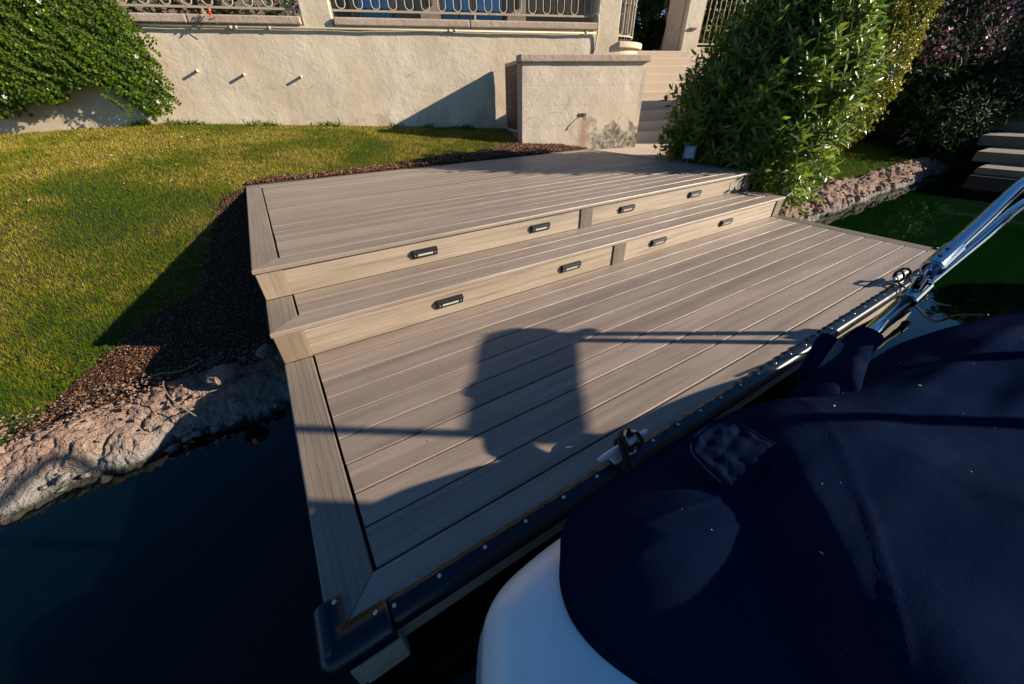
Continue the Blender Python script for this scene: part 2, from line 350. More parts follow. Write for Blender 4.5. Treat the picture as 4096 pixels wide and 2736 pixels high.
M_WIREB = plain('blue_wire_nut', (0.05, 0.35, 0.6), 0.4)
M_FLOOD = plain('grey_flood_housing', (0.10, 0.15, 0.19), 0.4)
M_FGLASS = plain('flood_glass', (0.30, 0.38, 0.42), 0.12)
M_CONC = plain('pale_concrete', (0.17, 0.135, 0.10), 0.9, var=0.3)
M_DRYLEAF = plain('dry_leaf', (0.50, 0.30, 0.17), 0.8, var=0.4)

# ------------------------------------------------------------------ layout constants
W = 4.924                                       # dock width along X
H1, H2 = 0.193, 0.386                           # tread heights above the lower deck
N1, R1, N2, R2, YB = 1.405, 1.420, 1.811, 1.837, 4.565
WATER = -0.38
BR = Vector((5.894, 4.451, 0.36)); wa = math.radians(-17.2)
E1 = Vector((math.cos(wa), math.sin(wa), 0)); E2 = Vector((-math.sin(wa), math.cos(wa), 0))
def Wp(u, v, z):                                # wall frame: u along the wall, v away from the dock
    return Vector((BR.x + E1.x*u + E2.x*v, BR.y + E1.y*u + E2.y*v, z))
def to_uv(X, Y): return ((X-BR.x)*E1.x + (Y-BR.y)*E1.y, (X-BR.x)*E2.x + (Y-BR.y)*E2.y)
def lerp_pts(x, pts):
    return np.interp(x, [p[0] for p in pts], [p[1] for p in pts])
SHORE = [(-60, 1.3), (-3, 1.42), (-1.3, 1.48), (-1.05, 1.5), (-0.64, 1.54), (-0.1, 1.56), (2.5, 1.6), (6.7, 1.6), (8.7, 1.66), (12.1, 1.72), (60, 2.2)]
MULCH_L = [(1.5, -1.6), (1.8, -1.4), (2.02, -1.20), (2.24, -1.12), (2.4, -1.02), (2.72, -0.76), (2.84, -0.48), (3.34, -0.41), (4.1, -0.28), (4.30, -0.24), (4.41, -0.08), (4.5, -0.02), (4.7, 0.1)]
MULCH_B = [(-0.1, 0.02), (0.3, 0.10), (2.0, 0.2), (3.3, 0.42), (4.2, 0.75), (4.9, 0.6)]
def nz(X, Y, s): return noise.noise(Vector((X*s, Y*s, 3.3)))
LZ = [(1.4, -0.32), (1.75, -0.21), (2.0, -0.17), (2.6, -0.09), (3.2, 0.05), (3.8, 0.20), (4.4, 0.365), (4.6, 0.40), (7.5, 0.85), (9, 1.08), (60, 4)]
def plane_z(X, Y): return np.interp(Y, [p[0] for p in LZ], [p[1] for p in LZ]) + 0.06*np.clip(X, -3, 0)*np.clip((5.5-Y)/2, 0, 1)
def ground_z(X, Y):
    d = Y - float(lerp_pts(X, SHORE)); u, v = to_uv(X, Y)
    if d < 0: return max(-0.40 + 1.1*d, -1.8)
    z = float(min(plane_z(X, Y), -0.45 + d*0.72))
    z += 0.012*nz(X, Y, 1.7) + 0.006*nz(X, Y, 5)
    if u > -1.5 and X > 4.9 and 2.8 < Y < 9 and v < 4: z = min(z, 0.32)
    if v > -1.5 and u < -7.3: z -= 0.075*min(4, -7.3-u)*min(1, (v+1.5)/2.0)
    if v > 1.28: z = 1.92 if u < 0.5 else (0.3 if u < 5.2 and v < 5 else min(z, 1.1))
    lim = None
    if 0.03 < X < W-0.03 and Y < YB-0.03:
        z = min(z, -0.30 if Y < 1.5 else (-0.12 if Y < 1.95 else 0.18))
    return z
def is_mulch(X, Y):
    if X < 0.02 and Y < 4.7: return X > float(lerp_pts(Y, MULCH_L))
    if Y >= YB-0.02 and -0.1 < X < 5.2: return Y < YB + float(lerp_pts(X, MULCH_B))
    return False

# ------------------------------------------------------------------ ground sheet, water, path
def axis_lines(a, b, step, lo, hi):
    inner = list(np.arange(a, b, step)); out = []; x = a; s = step
    while x > lo: s *= 1.35; x -= s; out.append(max(x, lo))
    out = out[::-1]; x = inner[-1]; s = step; right = []
    while x < hi: s *= 1.35; x += s; right.append(min(x, hi))
    return out + inner + right
gx = axis_lines(-3.6, 9.0, 0.07, -400, 400); gy = axis_lines(0.9, 8.8, 0.06, -400, 400)
mb = MB(); nx = len(gx)
mb.v = [(x, y, ground_z(x, y)) for y in gy for x in gx]
GZ = np.array([p[2] for p in mb.v]).reshape(len(gy), nx); GXA, GYA = np.array(gx), np.array(gy)
def gz_fast(X, Y):
    i = np.clip(np.searchsorted(GXA, X)-1, 0, nx-2); j = np.clip(np.searchsorted(GYA, Y)-1, 0, len(gy)-2)
    a = (X-GXA[i])/(GXA[i+1]-GXA[i]); b = (Y-GYA[j])/(GYA[j+1]-GYA[j])
    return GZ[j, i]*(1-a)*(1-b) + GZ[j, i+1]*a*(1-b) + GZ[j+1, i]*(1-a)*b + GZ[j+1, i+1]*a*b
mb.f = [(j*nx+i, j*nx+i+1, (j+1)*nx+i+1, (j+1)*nx+i) for j in range(len(gy)-1) for i in range(nx-1)]
tag(mb.build('ground', M_SOIL, smooth=True), kind='structure')
mb = MB(); mb.add([(-300, -300, WATER), (300, -300, WATER), (300, 3, WATER), (-300, 3, WATER)], [(0, 1, 2, 3)])
tag(mb.build('water', M_WATER), kind='structure')
pts = [(W+0.012, 2.95), (W+0.012, YB+0.03), (4.45, YB+0.03), tuple(Wp(-1.42, 0.02, 0))[:2], tuple(Wp(0.0, 0.02, 0))[:2], tuple(Wp(0.0, 0.7, 0))[:2], tuple(Wp(3.0, 0.7, 0))[:2], tuple(Wp(3.0, -1.2, 0))[:2]]
pts = pts[::-1]
mb = MB(); mb.loft([[(x, y, 0.30) for x, y in pts], [(x, y, 0.352) for x, y in pts]])
tag(mb.build('concrete_path', M_STEP, bevel=0.006), kind='structure')

# ------------------------------------------------------------------ rocky banks
def bank(name, xa, xb, n, seed, amp, lift=0.0):
    rows = 60; V = []; F = []
    for i in range(n+1):
        X = xa + (xb-xa)*i/n; ys = float(lerp_pts(X, SHORE)) + 0.05*noise.noise(Vector((X*2.1, seed, 7)))
        wid = 0.46 + 0.10*noise.noise(Vector((X*1.1, seed, 2))); hgt = 0.195 + lift + 0.06*noise.noise(Vector((X*1.7, seed, 5)))
        for j in range(rows+1):
            t = j/rows
            if t < 0.22: q = t/0.22; y = ys - 0.13 + 0.10*q; z = -0.60 + 0.22*q
            else:
                q = (t-0.22)/0.78; y = ys - 0.03 + wid*q; z = -0.38 + hgt*(1-(1-min(1, q*1.25))**2.2)
                if q > 0.8: z -= 0.16*((q-0.8)/0.2)**1.6
            P = Vector((X, y, z + seed)); k = 1.0 if t < 0.8 else (1-t)/0.2
            a = noise.fractal(P*3.2, 0.9, 2.1, 3)*amp
            v1 = noise.voronoi(P*5.5)[0]; cr1 = min(1.0, (v1[1]-v1[0])*3.0); v2 = noise.voronoi(P*14.0)[0]; cr2 = min(1.0, (v2[1]-v2[0])*2.5)
            h = a*0.8 + amp*0.16*(cr1-0.7) + amp*0.06*(cr2-0.6) + amp*0.20*noise.noise(P*13) + amp*0.17*noise.noise(P*29) + amp*0.16*noise.noise(P*61)
            h -= amp*0.50*(1-min(1, abs(noise.noise(P*4.3))*2.2))**5 + amp*0.32*(1-min(1, abs(noise.noise(P*11.0+Vector((3, 1, 2))))*2.2))**4
            V.append((X + 0.3*amp*noise.noise(P*7), y - h*0.75, z + h*(0.25+0.6*k)))
    r = rows+1
    for i in range(n):
        for j in range(rows): F.append((i*r+j, (i+1)*r+j, (i+1)*r+j+1, i*r+j+1))
    return tag(np_mesh(name, V, F, M_ROCK, smooth=False), kind='structure')
bank('rocky_bank', -3.2, 0.35, 620, 1.0, 0.050)
bank('rocky_bank', 4.75, 17.0, 560, 5.0, 0.075, 0.10)

# ------------------------------------------------------------------ the dock
dock = thing('boat_dock', 'stepped composite boat dock with two lit risers and grey-brown boards', 'dock', (W/2, 2.3, 0))
def plank_mesh(name, mat, axis, a0, a1, b0, b1, zt, th=0.024, m0=(0, 0), m1=(0, 0), r=0.004):
    """board along axis; a = length range, b = width range; m = end shift at the b0 and b1 side (mitres)"""
    prof = [(b0, zt-th), (b1, zt-th), (b1, zt-r), (b1-0.3*r, zt-0.3*r), (b1-r, zt), (b0+r, zt), (b0+0.3*r, zt-0.3*r), (b0, zt-r)]
    def ring(a, m):
        out = []
        for b, z in prof:
            t = (b-b0)/(b1-b0); aa = a + m[0]*(1-t) + m[1]*t; out.append((aa, b, z) if axis == 0 else (b, aa, z))
        return out
    ra, rb = ring(a0, m0), ring(a1, m1); mb = MB()
    mb.loft([ra, rb] if axis == 0 else [rb, ra]); me = mb.mesh(name); me.materials.append(mat); return me
def put(name, me, parent, off=(0, 0, 0)): return attach(bpy.data.objects.new(name, me), parent, off)
PIT, BW = 0.1445, 0.1380
X0, X1 = 0.150, W-0.143
fieldm = plank_mesh('deck_board', M_DECK, 0, X0, X1, 0, BW, 0)
for i in range(1, 9): put('deck_board', fieldm, dock, (random.uniform(-.0015, .0015), PIT*i, random.uniform(-.0006, .0006)))
put('deck_board', plank_mesh('deck_board', M_DECK, 0, X0, X1, PIT*9, R1-0.003, 0), dock)
put('front_border_board', plank_mesh('front_border_board', M_DECK, 0, 0.0006, W-0.0006, 0, BW, 0, m0=(0.0015, BW+0.0015), m1=(-0.001, -BW-0.001), r=0.006), dock)
put('left_border_board', plank_mesh('left_border_board', M_BORD, 1, 0.0, R1-0.012, 0, BW, 0, m0=(0.001, BW+0.001), r=0.006), dock)
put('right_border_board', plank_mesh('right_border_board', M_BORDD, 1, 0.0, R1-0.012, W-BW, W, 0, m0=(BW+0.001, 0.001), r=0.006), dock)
# middle tread
put('nosing_board', plank_mesh('nosing_board', M_DECK, 0, 0, W, N1, N1+BW, H1, m0=(0.001, BW+0.001), m1=(-0.001, -BW-0.001), r=0.007), dock)
put('deck_board', fieldm, dock, (0, N1+PIT, H1))
put('deck_board', plank_mesh('deck_board', M_DECK, 0, X0, X1, N1+2*PIT, R2-0.003, H1), dock)
put('left_border_board', plank_mesh('left_border_board', M_BORD, 1, N1, R2-0.012, 0, BW, H1, m0=(0, BW), r=0.006), dock)
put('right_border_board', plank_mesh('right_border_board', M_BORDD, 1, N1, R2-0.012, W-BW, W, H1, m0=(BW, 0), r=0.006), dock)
# upper deck
put('nosing_board', plank_mesh('nosing_board', M_DECK, 0, 0, W, N2, N2+BW, H2, m0=(0.001, BW+0.001), m1=(-0.001, -BW-0.001), r=0.007), dock)
for i in range(1, 18): put('deck_board', fieldm, dock, (random.uniform(-.0015, .0015), N2+PIT*i, H2+random.uniform(-.0006, .0006)))
put('back_border_board', plank_mesh('back_border_board', M_DECK, 0, 0, W, N2+PIT*18, YB+0.006, H2, m0=(BW, 0), m1=(-BW, 0)), dock)
put('left_border_board', plank_mesh('left_border_board', M_BORD, 1, N2, YB+0.006, 0, BW, H2, m0=(0, BW), m1=(0, -BW), r=0.006), dock)
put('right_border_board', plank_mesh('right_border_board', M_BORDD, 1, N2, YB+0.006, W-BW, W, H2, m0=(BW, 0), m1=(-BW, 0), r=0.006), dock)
# risers, vertical trims
for (yr, z0, z1) in ((R1, 0.0005, H1-0.0245), (R2, H1+0.0005, H2-0.0245)):
    MB().box(0.144, 2.44, yr, yr+0.018, z0, z1).build('riser_board', M_RISE, dock)
    MB().box(2.4415, W-0.145, yr, yr+0.018, z0, z1).build('riser_board', M_RISE, dock)
    MB().box(0.006, 0.142, yr-0.010, yr+0.016, z0+0.001, z1-0.001).build('trim_board', M_TRIM, dock, bevel=0.003)
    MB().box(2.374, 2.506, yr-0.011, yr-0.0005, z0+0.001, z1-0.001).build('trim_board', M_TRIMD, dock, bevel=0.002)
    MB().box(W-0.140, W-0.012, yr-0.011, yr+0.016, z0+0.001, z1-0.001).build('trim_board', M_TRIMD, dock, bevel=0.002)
# fascia, side skirts, posts; solid black framing boxes added to block light through gaps
MB().box(0.012, W-0.012, 0.012, 0.034, -0.20, -0.026).build('fascia_board', M_FASC, dock, bevel=0.002)
MB().box(0.012, 0.034, 0.036, R1+0.3, -0.20, -0.026).build('skirt_board', M_BORD, dock)
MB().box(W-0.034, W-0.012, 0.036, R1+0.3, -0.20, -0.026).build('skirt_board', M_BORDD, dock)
for xa, xb, mm in ((0.012, 0.034, M_BORD), (W-0.034, W-0.012, M_BORDD)):
    MB().box(xa, xb, R1+0.02, R2+0.3, -0.02, H1-0.026).build('skirt_board', mm, dock)
    MB().box(xa, xb, R2+0.02, YB-0.02, 0.0, H2-0.026).build('skirt_board', mm, dock)
MB().box(0.05, W-0.05, 0.05, R1+0.3, -0.19, -0.032).build('light_block_frame', M_FRAME, dock)
MB().box(0.05, W-0.05, R1+0.03, R2+0.3, -0.03, H1-0.032).build('light_block_frame', M_FRAME, dock)
MB().box(0.05, W-0.05, R2+0.03, YB-0.03, 0.05, H2-0.032).build('light_block_frame', M_FRAME, dock)
for px in (0.09, 1.7, 3.3, W-0.09):
    MB().box(px-0.06, px+0.06, 0.04, 0.16, -1.5, -0.195).build('post', M_FASC, dock, bevel=0.006)
MB().box(0.03, 0.155, -0.028, 0.011, -0.235, -0.10).build('corner_block', M_FASC, dock, bevel=0.006)
MB().box(0.012, 0.045, -0.022, 0.0115, -0.232, -0.11).build('corner_block', M_FASC, dock, bevel=0.004)

# ------------------------------------------------------------------ edge bumpers
bump = thing('edge_bumper', 'long dark navy vinyl bumper strip screwed along the front dock edge', 'dock bumper', (W/2, 0, 0))
def bprof(wave, flare):
    return [(-0.042-flare, 0.003+wave), (-0.028, 0.0045+wave*0.3), (0.002, 0.005), (0.010, 0.001), (0.019, -0.011), (0.024, -0.030), (0.021, -0.050), (0.012, -0.063), (0.002, -0.067), (-0.006, -0.070), (-0.006, -0.004), (-0.03, 0.001)]
rings = []; X = 0.150
while X <= W-0.15:
    ph = X/0.075*2*math.pi; wv = 0.0035*(1+math.sin(ph))*(0.6+0.4*nz(X, 0, 9)); fl = 0.006*math.sin(ph*0.5+0.6)*nz(X, 2, 4)
    rings.append([(X, -o, z) for o, z in bprof(wv, fl)]); X += 0.0125
MB().loft(rings).build('strip', M_VINYL, bump, smooth=True)
def screw_mesh():
    mb = MB(); n = 10; R = 0.0062
    rg = [[(math.cos(2*math.pi*k/n)*r, math.sin(2*math.pi*k/n)*r, z) for k in range(n)] for r, z in ((R, 0), (R, 0.0016), (R*0.72, 0.0032), (R*0.4, 0.0034), (R*0.33, 0.0022))]
    mb.loft(rg); me = mb.mesh('screw'); me.materials.append(M_SCREW); me.polygons.foreach_set('use_smooth', [True]*len(me.polygons)); return me
SCREW = screw_mesh(); x = 0.162
k = 0
while x < W-0.16:
    put('screw', SCREW, bump, (x + random.uniform(-.004, .004), 0.018 + random.uniform(-.002, .002), 0.005)); x += 0.152 if k else 0.138; k += 1
def corner_bumper(cx, sx, label):
    t = thing('corner_bumper', label, 'dock bumper', (cx, 0, 0), 'corner bumpers of the dock')
    prof = [(-0.046, 0.0085), (-0.004, 0.0095), (0.012, 0.007), (0.028, -0.004), (0.038, -0.030), (0.035, -0.062), (0.020, -0.086), (0.002, -0.092), (-0.004, -0.090), (-0.004, 0.0), (-0.046, 0.0052)]
    rings = []
    for a in (0.148, 0.140, 0.09, 0.05): rings.append([(a, -o, z) for o, z in prof])
    for th in (0, 12, 30, 60, 78, 90):
        c, s_ = math.cos(math.radians(th)), math.sin(math.radians(th))
        rings.append([((-s_*o, -c*o, z) if o >= 0 else (-o, -o, z)) for o, z in prof])
    for a in (0.05, 0.09, 0.120, 0.126): rings.append([(-o, a, z) for o, z in prof])
    rings = [[(cx + sx*p[0], p[1], p[2]) for p in r] for r in rings]
    if sx < 0: rings = rings[::-1]
    MB().loft(rings).build('moulding', M_VINYL, t, smooth=True)
    for p in ((0.028, 0.112), (0.118, 0.026)): put('screw', SCREW, t, (cx+sx*p[0], p[1], 0.009))
corner_bumper(0.0, 1, 'glossy dark vinyl corner bumper on the dock corner nearest the camera')
corner_bumper(W, -1, 'dark vinyl corner bumper on the far front corner of the dock behind the steel tubes')

# ------------------------------------------------------------------ step lights
def step_light(cx, yr, cz, label):
    t = thing('step_light', label, 'step light', (cx, yr, cz), 'step lights on the dock risers')
    prof = [(0, 0.031), (-0.013, 0.031), (-0.026, 0.022), (-0.026, 0.013), (-0.011, -0.024), (-0.004, -0.030), (0, -0.030)]
    mb = MB(); mb.loft([[(cx+sx*0.088, yr+y, cz+z) for y, z in prof] for sx in (-1, 1)]); mb.build('housing', M_BLACKP, t, bevel=0.0015)
    mb = MB(); q = [(-0.0225, 0.004), (-0.0165, -0.011), (-0.013, -0.0095), (-0.019, 0.0055)]
    mb.loft([[(cx+sx*0.054, yr+y-0.0016, cz+z) for y, z in q] for sx in (-1, 1)]); mb.build('lens', M_LENS, t)
    mb = MB(); q = [(-0.0255, 0.013), (-0.0295, 0.0115), (-0.0295, 0.0075), (-0.0240, 0.0065)]
    mb.loft([[(cx+sx*0.061, yr+y, cz+z) for y, z in q] for sx in (-1, 1)]); mb.build('visor', M_BLACKP, t)
    for sx in (-1, 1):
        mb = MB(); mb.tube([(cx+sx*0.071, yr-0.0165, cz-0.003), (cx+sx*0.071, yr-0.0205, cz-0.0045)], 0.0035, 8); mb.build('screw', M_GALV, t)
names = ['leftmost', 'second from left', 'third from left', 'rightmost']
for k, x in enumerate((0.985, 1.955, 2.930, 3.915)): step_light(x, R2, 0.272, names[k]+' black step light on the upper riser of the dock')
for k, x in enumerate((0.962, 1.940, 2.910, 3.893)): step_light(x, R1, 0.086, names[k]+' black step light on the lower riser of the dock')

# ------------------------------------------------------------------ cleats and mooring lines
def cleat(cx, cy, label):
    t = thing('dock_cleat', label, 'cleat', (cx, cy, 0), 'mooring cleats on the dock')
    MB().tube([(cx-0.128, cy, 0.057), (cx-0.10, cy, 0.056), (cx-0.05, cy, 0.053), (cx, cy, 0.052), (cx+0.05, cy, 0.053), (cx+0.10, cy, 0.056), (cx+0.128, cy, 0.057)], [0.0085, 0.0115, 0.0145, 0.0155, 0.0145, 0.0115, 0.0085], 10).build('horn', M_GALV, t, smooth=True)
    for s in (-1, 1): MB().tube([(cx+s*0.036, cy, 0.010), (cx+s*0.034, cy, 0.05)], [0.015, 0.0115], 8).build('leg', M_GALV, t, smooth=True)
    MB().box(cx-0.058, cx+0.058, cy-0.024, cy+0.024, 0.0045, 0.012).build('base_plate', M_GALV, t, bevel=0.004)
cleat(1.058, 0.040, 'galvanised dock cleat with one rope hitch near the dark boat cover')
cleat(3.790, 0.045, 'galvanised dock cleat wrapped in rope coils beside the steel tubes')
def smooth_path(pts, n=8):
    out = []; P = [Vector(p) for p in pts]; P = [P[0]*2-P[1]] + P + [P[-1]*2-P[-2]]
    for i in range(1, len(P)-2):
        for k in range(n):
            t = k/n; a, b, c, d = P[i-1], P[i], P[i+1], P[i+2]
            out.append(0.5*((2*b) + (c-a)*t + (2*a-5*b+4*c-d)*t*t + (3*b-a-3*c+d)*t**3))
    out.append(P[-2]); return out
def rope(name, path, r, label, parent=None, cat='rope'):
    o = MB().tube(smooth_path(path), r, 7).build(name, M_ROPE, parent, smooth=True)
    if label: tag(o, label, cat)
    return o
c = (1.058, 0.040)
rp = thing('mooring_line', 'black rope hitched round the nearer dock cleat and dropping over the bumper', 'rope', (c[0], c[1], 0), 'mooring lines')
pathA = [(1.02, -0.075, -0.12), (1.015, -0.066, -0.03), (1.012, -0.045, 0.012), (1.010, -0.02, 0.04), (1.018, 0.012, 0.078), (1.045, 0.055, 0.092), (1.085, 0.075, 0.082), (1.11, 0.062, 0.055), (1.09, 0.025, 0.045), (1.06, 0.005, 0.062), (1.045, 0.02, 0.088), (1.055, 0.06, 0.078), (1.05, 0.07, 0.04), (1.045, 0.045, 0.028)]
rope('strand', pathA, 0.0085, None, rp)
rope('strand', [(p[0]+0.016, p[1]-0.002, p[2]+0.004) for p in pathA[:9]] + [(1.125, 0.01, 0.06), (1.13, 0.045, 0.075), (1.10, 0.06, 0.095)], 0.0085, None, rp)
c = (3.79, 0.045)
rp = thing('mooring_line', 'thin black rope coiled on the farther dock cleat and sagging to the boat', 'rope', (c[0], c[1], 0), 'mooring lines')
coil = []
for k in range(56):
    a = k*0.62; coil.append((3.79 + 0.062*math.sin(a*0.5) + 0.005*math.sin(a*2.3), 0.045 + 0.030*math.cos(a) + 0.004*math.sin(a*1.7), 0.062 + 0.036*math.sin(a) + 0.004*math.cos(a*3.1)))
rope('coil', coil, 0.0058, None, rp)
rope('strand', [(3.74, 0.05, 0.045), (3.70, 0.01, 0.03), (3.66, -0.04, 0.02), (3.60, -0.10, -0.02), (3.35, -0.20, 0.02), (3.0, -0.30, 0.12), (2.75, -0.37, 0.27), (2.6, -0.45, 0.36)], 0.0058, None, rp)
rope('strand', [(3.86, 0.03, 0.06), (3.80, -0.02, 0.035), (3.70, -0.06, 0.015), (3.62, -0.10, -0.02)], 0.0058, None, rp)

# ------------------------------------------------------------------ retaining wall with coping and pillars
wall = thing('retaining_wall', 'cream stucco retaining wall rising behind the lawn', 'wall', tuple(Wp(-4, 1.3, 0.7)))
def lumpy_face(u0, u1, v, z0, z1, nu, nz_, amp, T=Wp):
    mb = MB(); vs = []
    for j in range(nz_+1):
        for i in range(nu+1):
            u = u0+(u1-u0)*i/nu; z = z0+(z1-z0)*j/nz_; e = min(1, min(i, nu-i, 8)/2.0)
            vs.append(T(u, v + amp*e*(noise.noise(Vector((u*1.3, z*1.3, v))) + 0.5*noise.noise(Vector((u*3.7, z*3.7, v+2)))), z))
    r = nu+1
    mb.add(vs, [(j*r+i, j*r+i+1, (j+1)*r+i+1, (j+1)*r+i) for j in range(nz_) for i in range(nu)]); return mb
mb = lumpy_face(-16, 0.04, 1.15, 0.1, 2.046, 210, 26, 0.010); mb.box(-16, 0.04, 1.17, 1.45, 0.1, 2.044, Wp)
mb.build('wall_face', M_STUC, wall, smooth=True)
MB().box(-5.093, -4.669, 1.152, 1.50, 2.02, 3.3, Wp).build('pillar', M_STUC, wall, bevel=0.02)
MB().box(-0.392, 0.038, 1.148, 1.50, 1.0, 3.4, Wp).build('pillar', M_STUC, wall, bevel=0.02)
for (a, b) in ((-4.655, -2.62), (-2.612, -0.40), (-7.75, -6.55), (-6.545, -5.105)):
    MB().box(a, b, 1.10, 1.46, 2.050, 2.146, Wp).build('coping', M_COPE, wall, bevel=0.018, seg=3)
MB().box(-16, -7.76, 1.06, 1.46, 2.050, 2.146, Wp).build('coping', M_COPE, wall, bevel=0.018)
# rounded bay beside the stairs
def arc(r, n=14, back=2.6):
    pts = [(0.04 + 0.0, 1.15 + 0.74 - r)] if False else []
    for k in range(n+1):
        a = -math.pi/2 + math.pi/2*k/n; pts.append((0.04 + r*math.cos(a), 1.15+0.74 + r*math.sin(a)))
    pts.append((0.04 + r, 1.15+0.74+back)); return pts
def arc_solid(r_out, r_in, z0, z1):
    o, i = arc(r_out), arc(r_in); mb = MB(); n = len(o)
    vs = [Wp(u, v, z) for z in (z0, z1) for (u, v) in o+i]
    fs = []
    for k in range(n-1):
        fs += [(k, k+1, 2*n+k+1, 2*n+k), (n+k+1, n+k, 3*n+k, 3*n+k+1), (2*n+k, 2*n+k+1, 3*n+k+1, 3*n+k), (k+1, k, n+k, n+k+1)]
    fs += [(0, 2*n, 3*n, n), (n-1, 2*n-1, 4*n-1, 3*n-1)]
    return mb.add(vs, fs)
arc_solid(0.735, 0.40, 0.2, 1.81).build('bay_wall', M_STUC, wall)
arc_solid(0.80, 0.38, 1.812, 1.905).build('bay_coping', M_STUC, wall, bevel=0.02, seg=3)

# ------------------------------------------------------------------ railings
def collar(mb, T, u, v, z, r=0.014):
    mb.tube([T(u, v, z-0.02), T(u, v, z-0.012), T(u, v, z), T(u, v, z+0.012), T(u, v, z+0.02)], [r*0.6, r*1.25, r*1.6, r*1.25, r*0.6], 6)
def hairpin(u, w, v, z0, z1, T):
    p = [T(u-w, v, z1), T(u-w, v, z0+w)]
    for k in range(1, 8):
        a = math.pi + math.pi*k/8; p.append(T(u+w*math.cos(a), v, z0+w+w*math.sin(a)))
    p += [T(u+w, v, z0+w), T(u+w, v, z1)]
    mb = MB(); mb.tube(p, 0.0085, 6); collar(mb, T, u-w, v, z0+0.42); collar(mb, T, u+w, v, z0+0.42); return mb
def railing(u0, u1, n, z, label, mid):
    t = thing('iron_railing', label, 'railing', tuple(Wp((u0+u1)/2, 1.24, z)), 'railings on the retaining wall')
    MB().box(u0, u1, 1.225, 1.255, z+0.078, z+0.103, Wp).build('bottom_rail', M_IRON, t)
    MB().box(u0, u1, 1.22, 1.26, z+1.0, z+1.03, Wp).build('top_rail', M_IRON, t)
    for m_ in mid: MB().box(m_-0.014, m_+0.014, 1.225, 1.255, z, z+0.078, Wp).build('foot', M_IRON, t)
    st = (u1-u0)/n
    for k in range(n): hairpin(u0+st*(k+0.5), st*0.25, 1.24, z+0.108, z+1.0, Wp).build('hairpin_bar', M_IRON, t, smooth=True)
    MB().add([Wp(u0, 1.275, z), Wp(u1, 1.275, z), Wp(u1, 1.275, z+0.95), Wp(u0, 1.275, z+0.95)], [(0, 1, 2, 3)]).build('wire_mesh', M_MESH, t)
railing(-4.64, -0.42, 17, 2.146, 'cream iron railing with hairpin bars in front of the blue windows', (-2.5,))
railing(-7.9, -5.12, 11, 2.146, 'cream iron railing with hairpin bars beside the leafy vine', (-6.35,))
t = thing('iron_railing', 'curved iron railing on the rounded bay above the stairs', 'railing', tuple(Wp(0.5, 1.4, 1.9)), 'railings on the retaining wall')
def Tarc(s, dv, z):                      # s metres along the arc
    r = 0.60; L = r*math.pi/2
    if s <= L: a = -math.pi/2 + s/r; return Wp(0.04+(r+dv)*math.cos(a), 1.89+(r+dv)*math.sin(a), z)
    return Wp(0.04+r+dv, 1.89+(s-L), z)
for z0_, th in ((1.985, 0.022), (2.98, 0.03)):
    MB().loft([[Tarc(s, d, z0_+zz) for d, zz in ((0.013, 0), (0.013, th), (-0.013, th), (-0.013, 0))] for s in np.linspace(0.0, 2.2, 34)]).build('rail', M_IRON, t)
for k in range(9): hairpin(0.10+0.235*k, 0.055, 0, 2.012, 2.98, Tarc).build('hairpin_bar', M_IRON, t, smooth=True)
ss = np.linspace(0.0, 2.2, 30)
MB().add([Tarc(s, -0.03, z) for s in ss for z in (1.906, 2.95)], [(2*k, 2*k+2, 2*k+3, 2*k+1) for k in range(29)]).build('wire_mesh', M_MESH, t)

# ------------------------------------------------------------------ conduit and weep pipes
t = thing('conduit_pipe', 'thin painted conduit pipe under the coping of the retaining wall', 'pipe', tuple(Wp(-4, 1.12, 2.02)))
MB().tube([Wp(-9, 1.116, 2.010), Wp(-5, 1.116, 2.012), Wp(-0.42, 1.116, 2.006)], 0.0145, 8).build('tube', M_PIPE, t, smooth=True)
for u in (-6.05, -5.98, -5.55, -2.95, -2.86, -0.60): MB().tube([Wp(u-0.022, 1.116, 2.010), Wp(u+0.022, 1.116, 2.010)], 0.019, 8).build('coupling', M_PIPE, t, smooth=True)
MB().tube(smooth_path([Wp(-0.50, 1.19, 2.24), Wp(-0.44, 1.15, 2.26), Wp(-0.395, 1.115, 2.22), Wp(-0.385, 1.11, 2.05), Wp(-0.385, 1.125, 1.95), Wp(-0.40, 1.135, 1.80), Wp(-0.43, 1.138, 1.68), Wp(-0.45, 1.138, 1.55)]), 0.012, 7).build('bend', M_PIPE, t, smooth=True)
for k, (u, z) in enumerate(((-6.684, 1.524), (-6.092, 1.474), (-5.315, 1.441))):
    t = thing('weep_pipe', ('leftmost', 'middle', 'rightmost')[k]+' of three short drain pipes poking out of the cream wall', 'pipe', tuple(Wp(u, 1.15, z)), 'weep pipes in the wall')
    MB().tube([Wp(u, 1.18, z), Wp(u, 1.075, z-0.004)], 0.0165, 10).build('tube', M_STUC, t, smooth=True)
    MB().tube([Wp(u, 1.09, z-0.004), Wp(u, 1.0742, z-0.0041)], 0.0135, 10).build('bore', M_DARK, t)

# ------------------------------------------------------------------ utility enclosure
enc = thing('utility_enclosure', 'cream stucco utility enclosure with a coping and a damp stain', 'enclosure', tuple(Wp(-1.03, 0.5, 0.4)))
mb = lumpy_face(-2.07, 0.0, 0.0, 0.30, 1.545, 60, 34, 0.010)
mb.box(-2.07, -0.0, 0.012, 0.14, 0.30, 1.545, Wp); mb.box(-0.15, -0.001, 0.13, 1.15, 0.30, 1.545, Wp)
mb.build('front_wall', M_STUC2, enc, smooth=False)
MB().box(-2.072, -1.97, 0.004, 0.25, 0.30, 1.545, Wp).build('corner_post', M_COPE, enc, bevel=0.012)
MB().box(-2.11, 0.03, -0.045, 0.20, 1.545, 1.637, Wp).build('coping', M_COPE, enc, bevel=0.014, seg=3)
MB().box(-0.22, 0.028, 0.205, 1.149, 1.545, 1.635, Wp).build('coping', M_COPE, enc, bevel=0.014, seg=3)
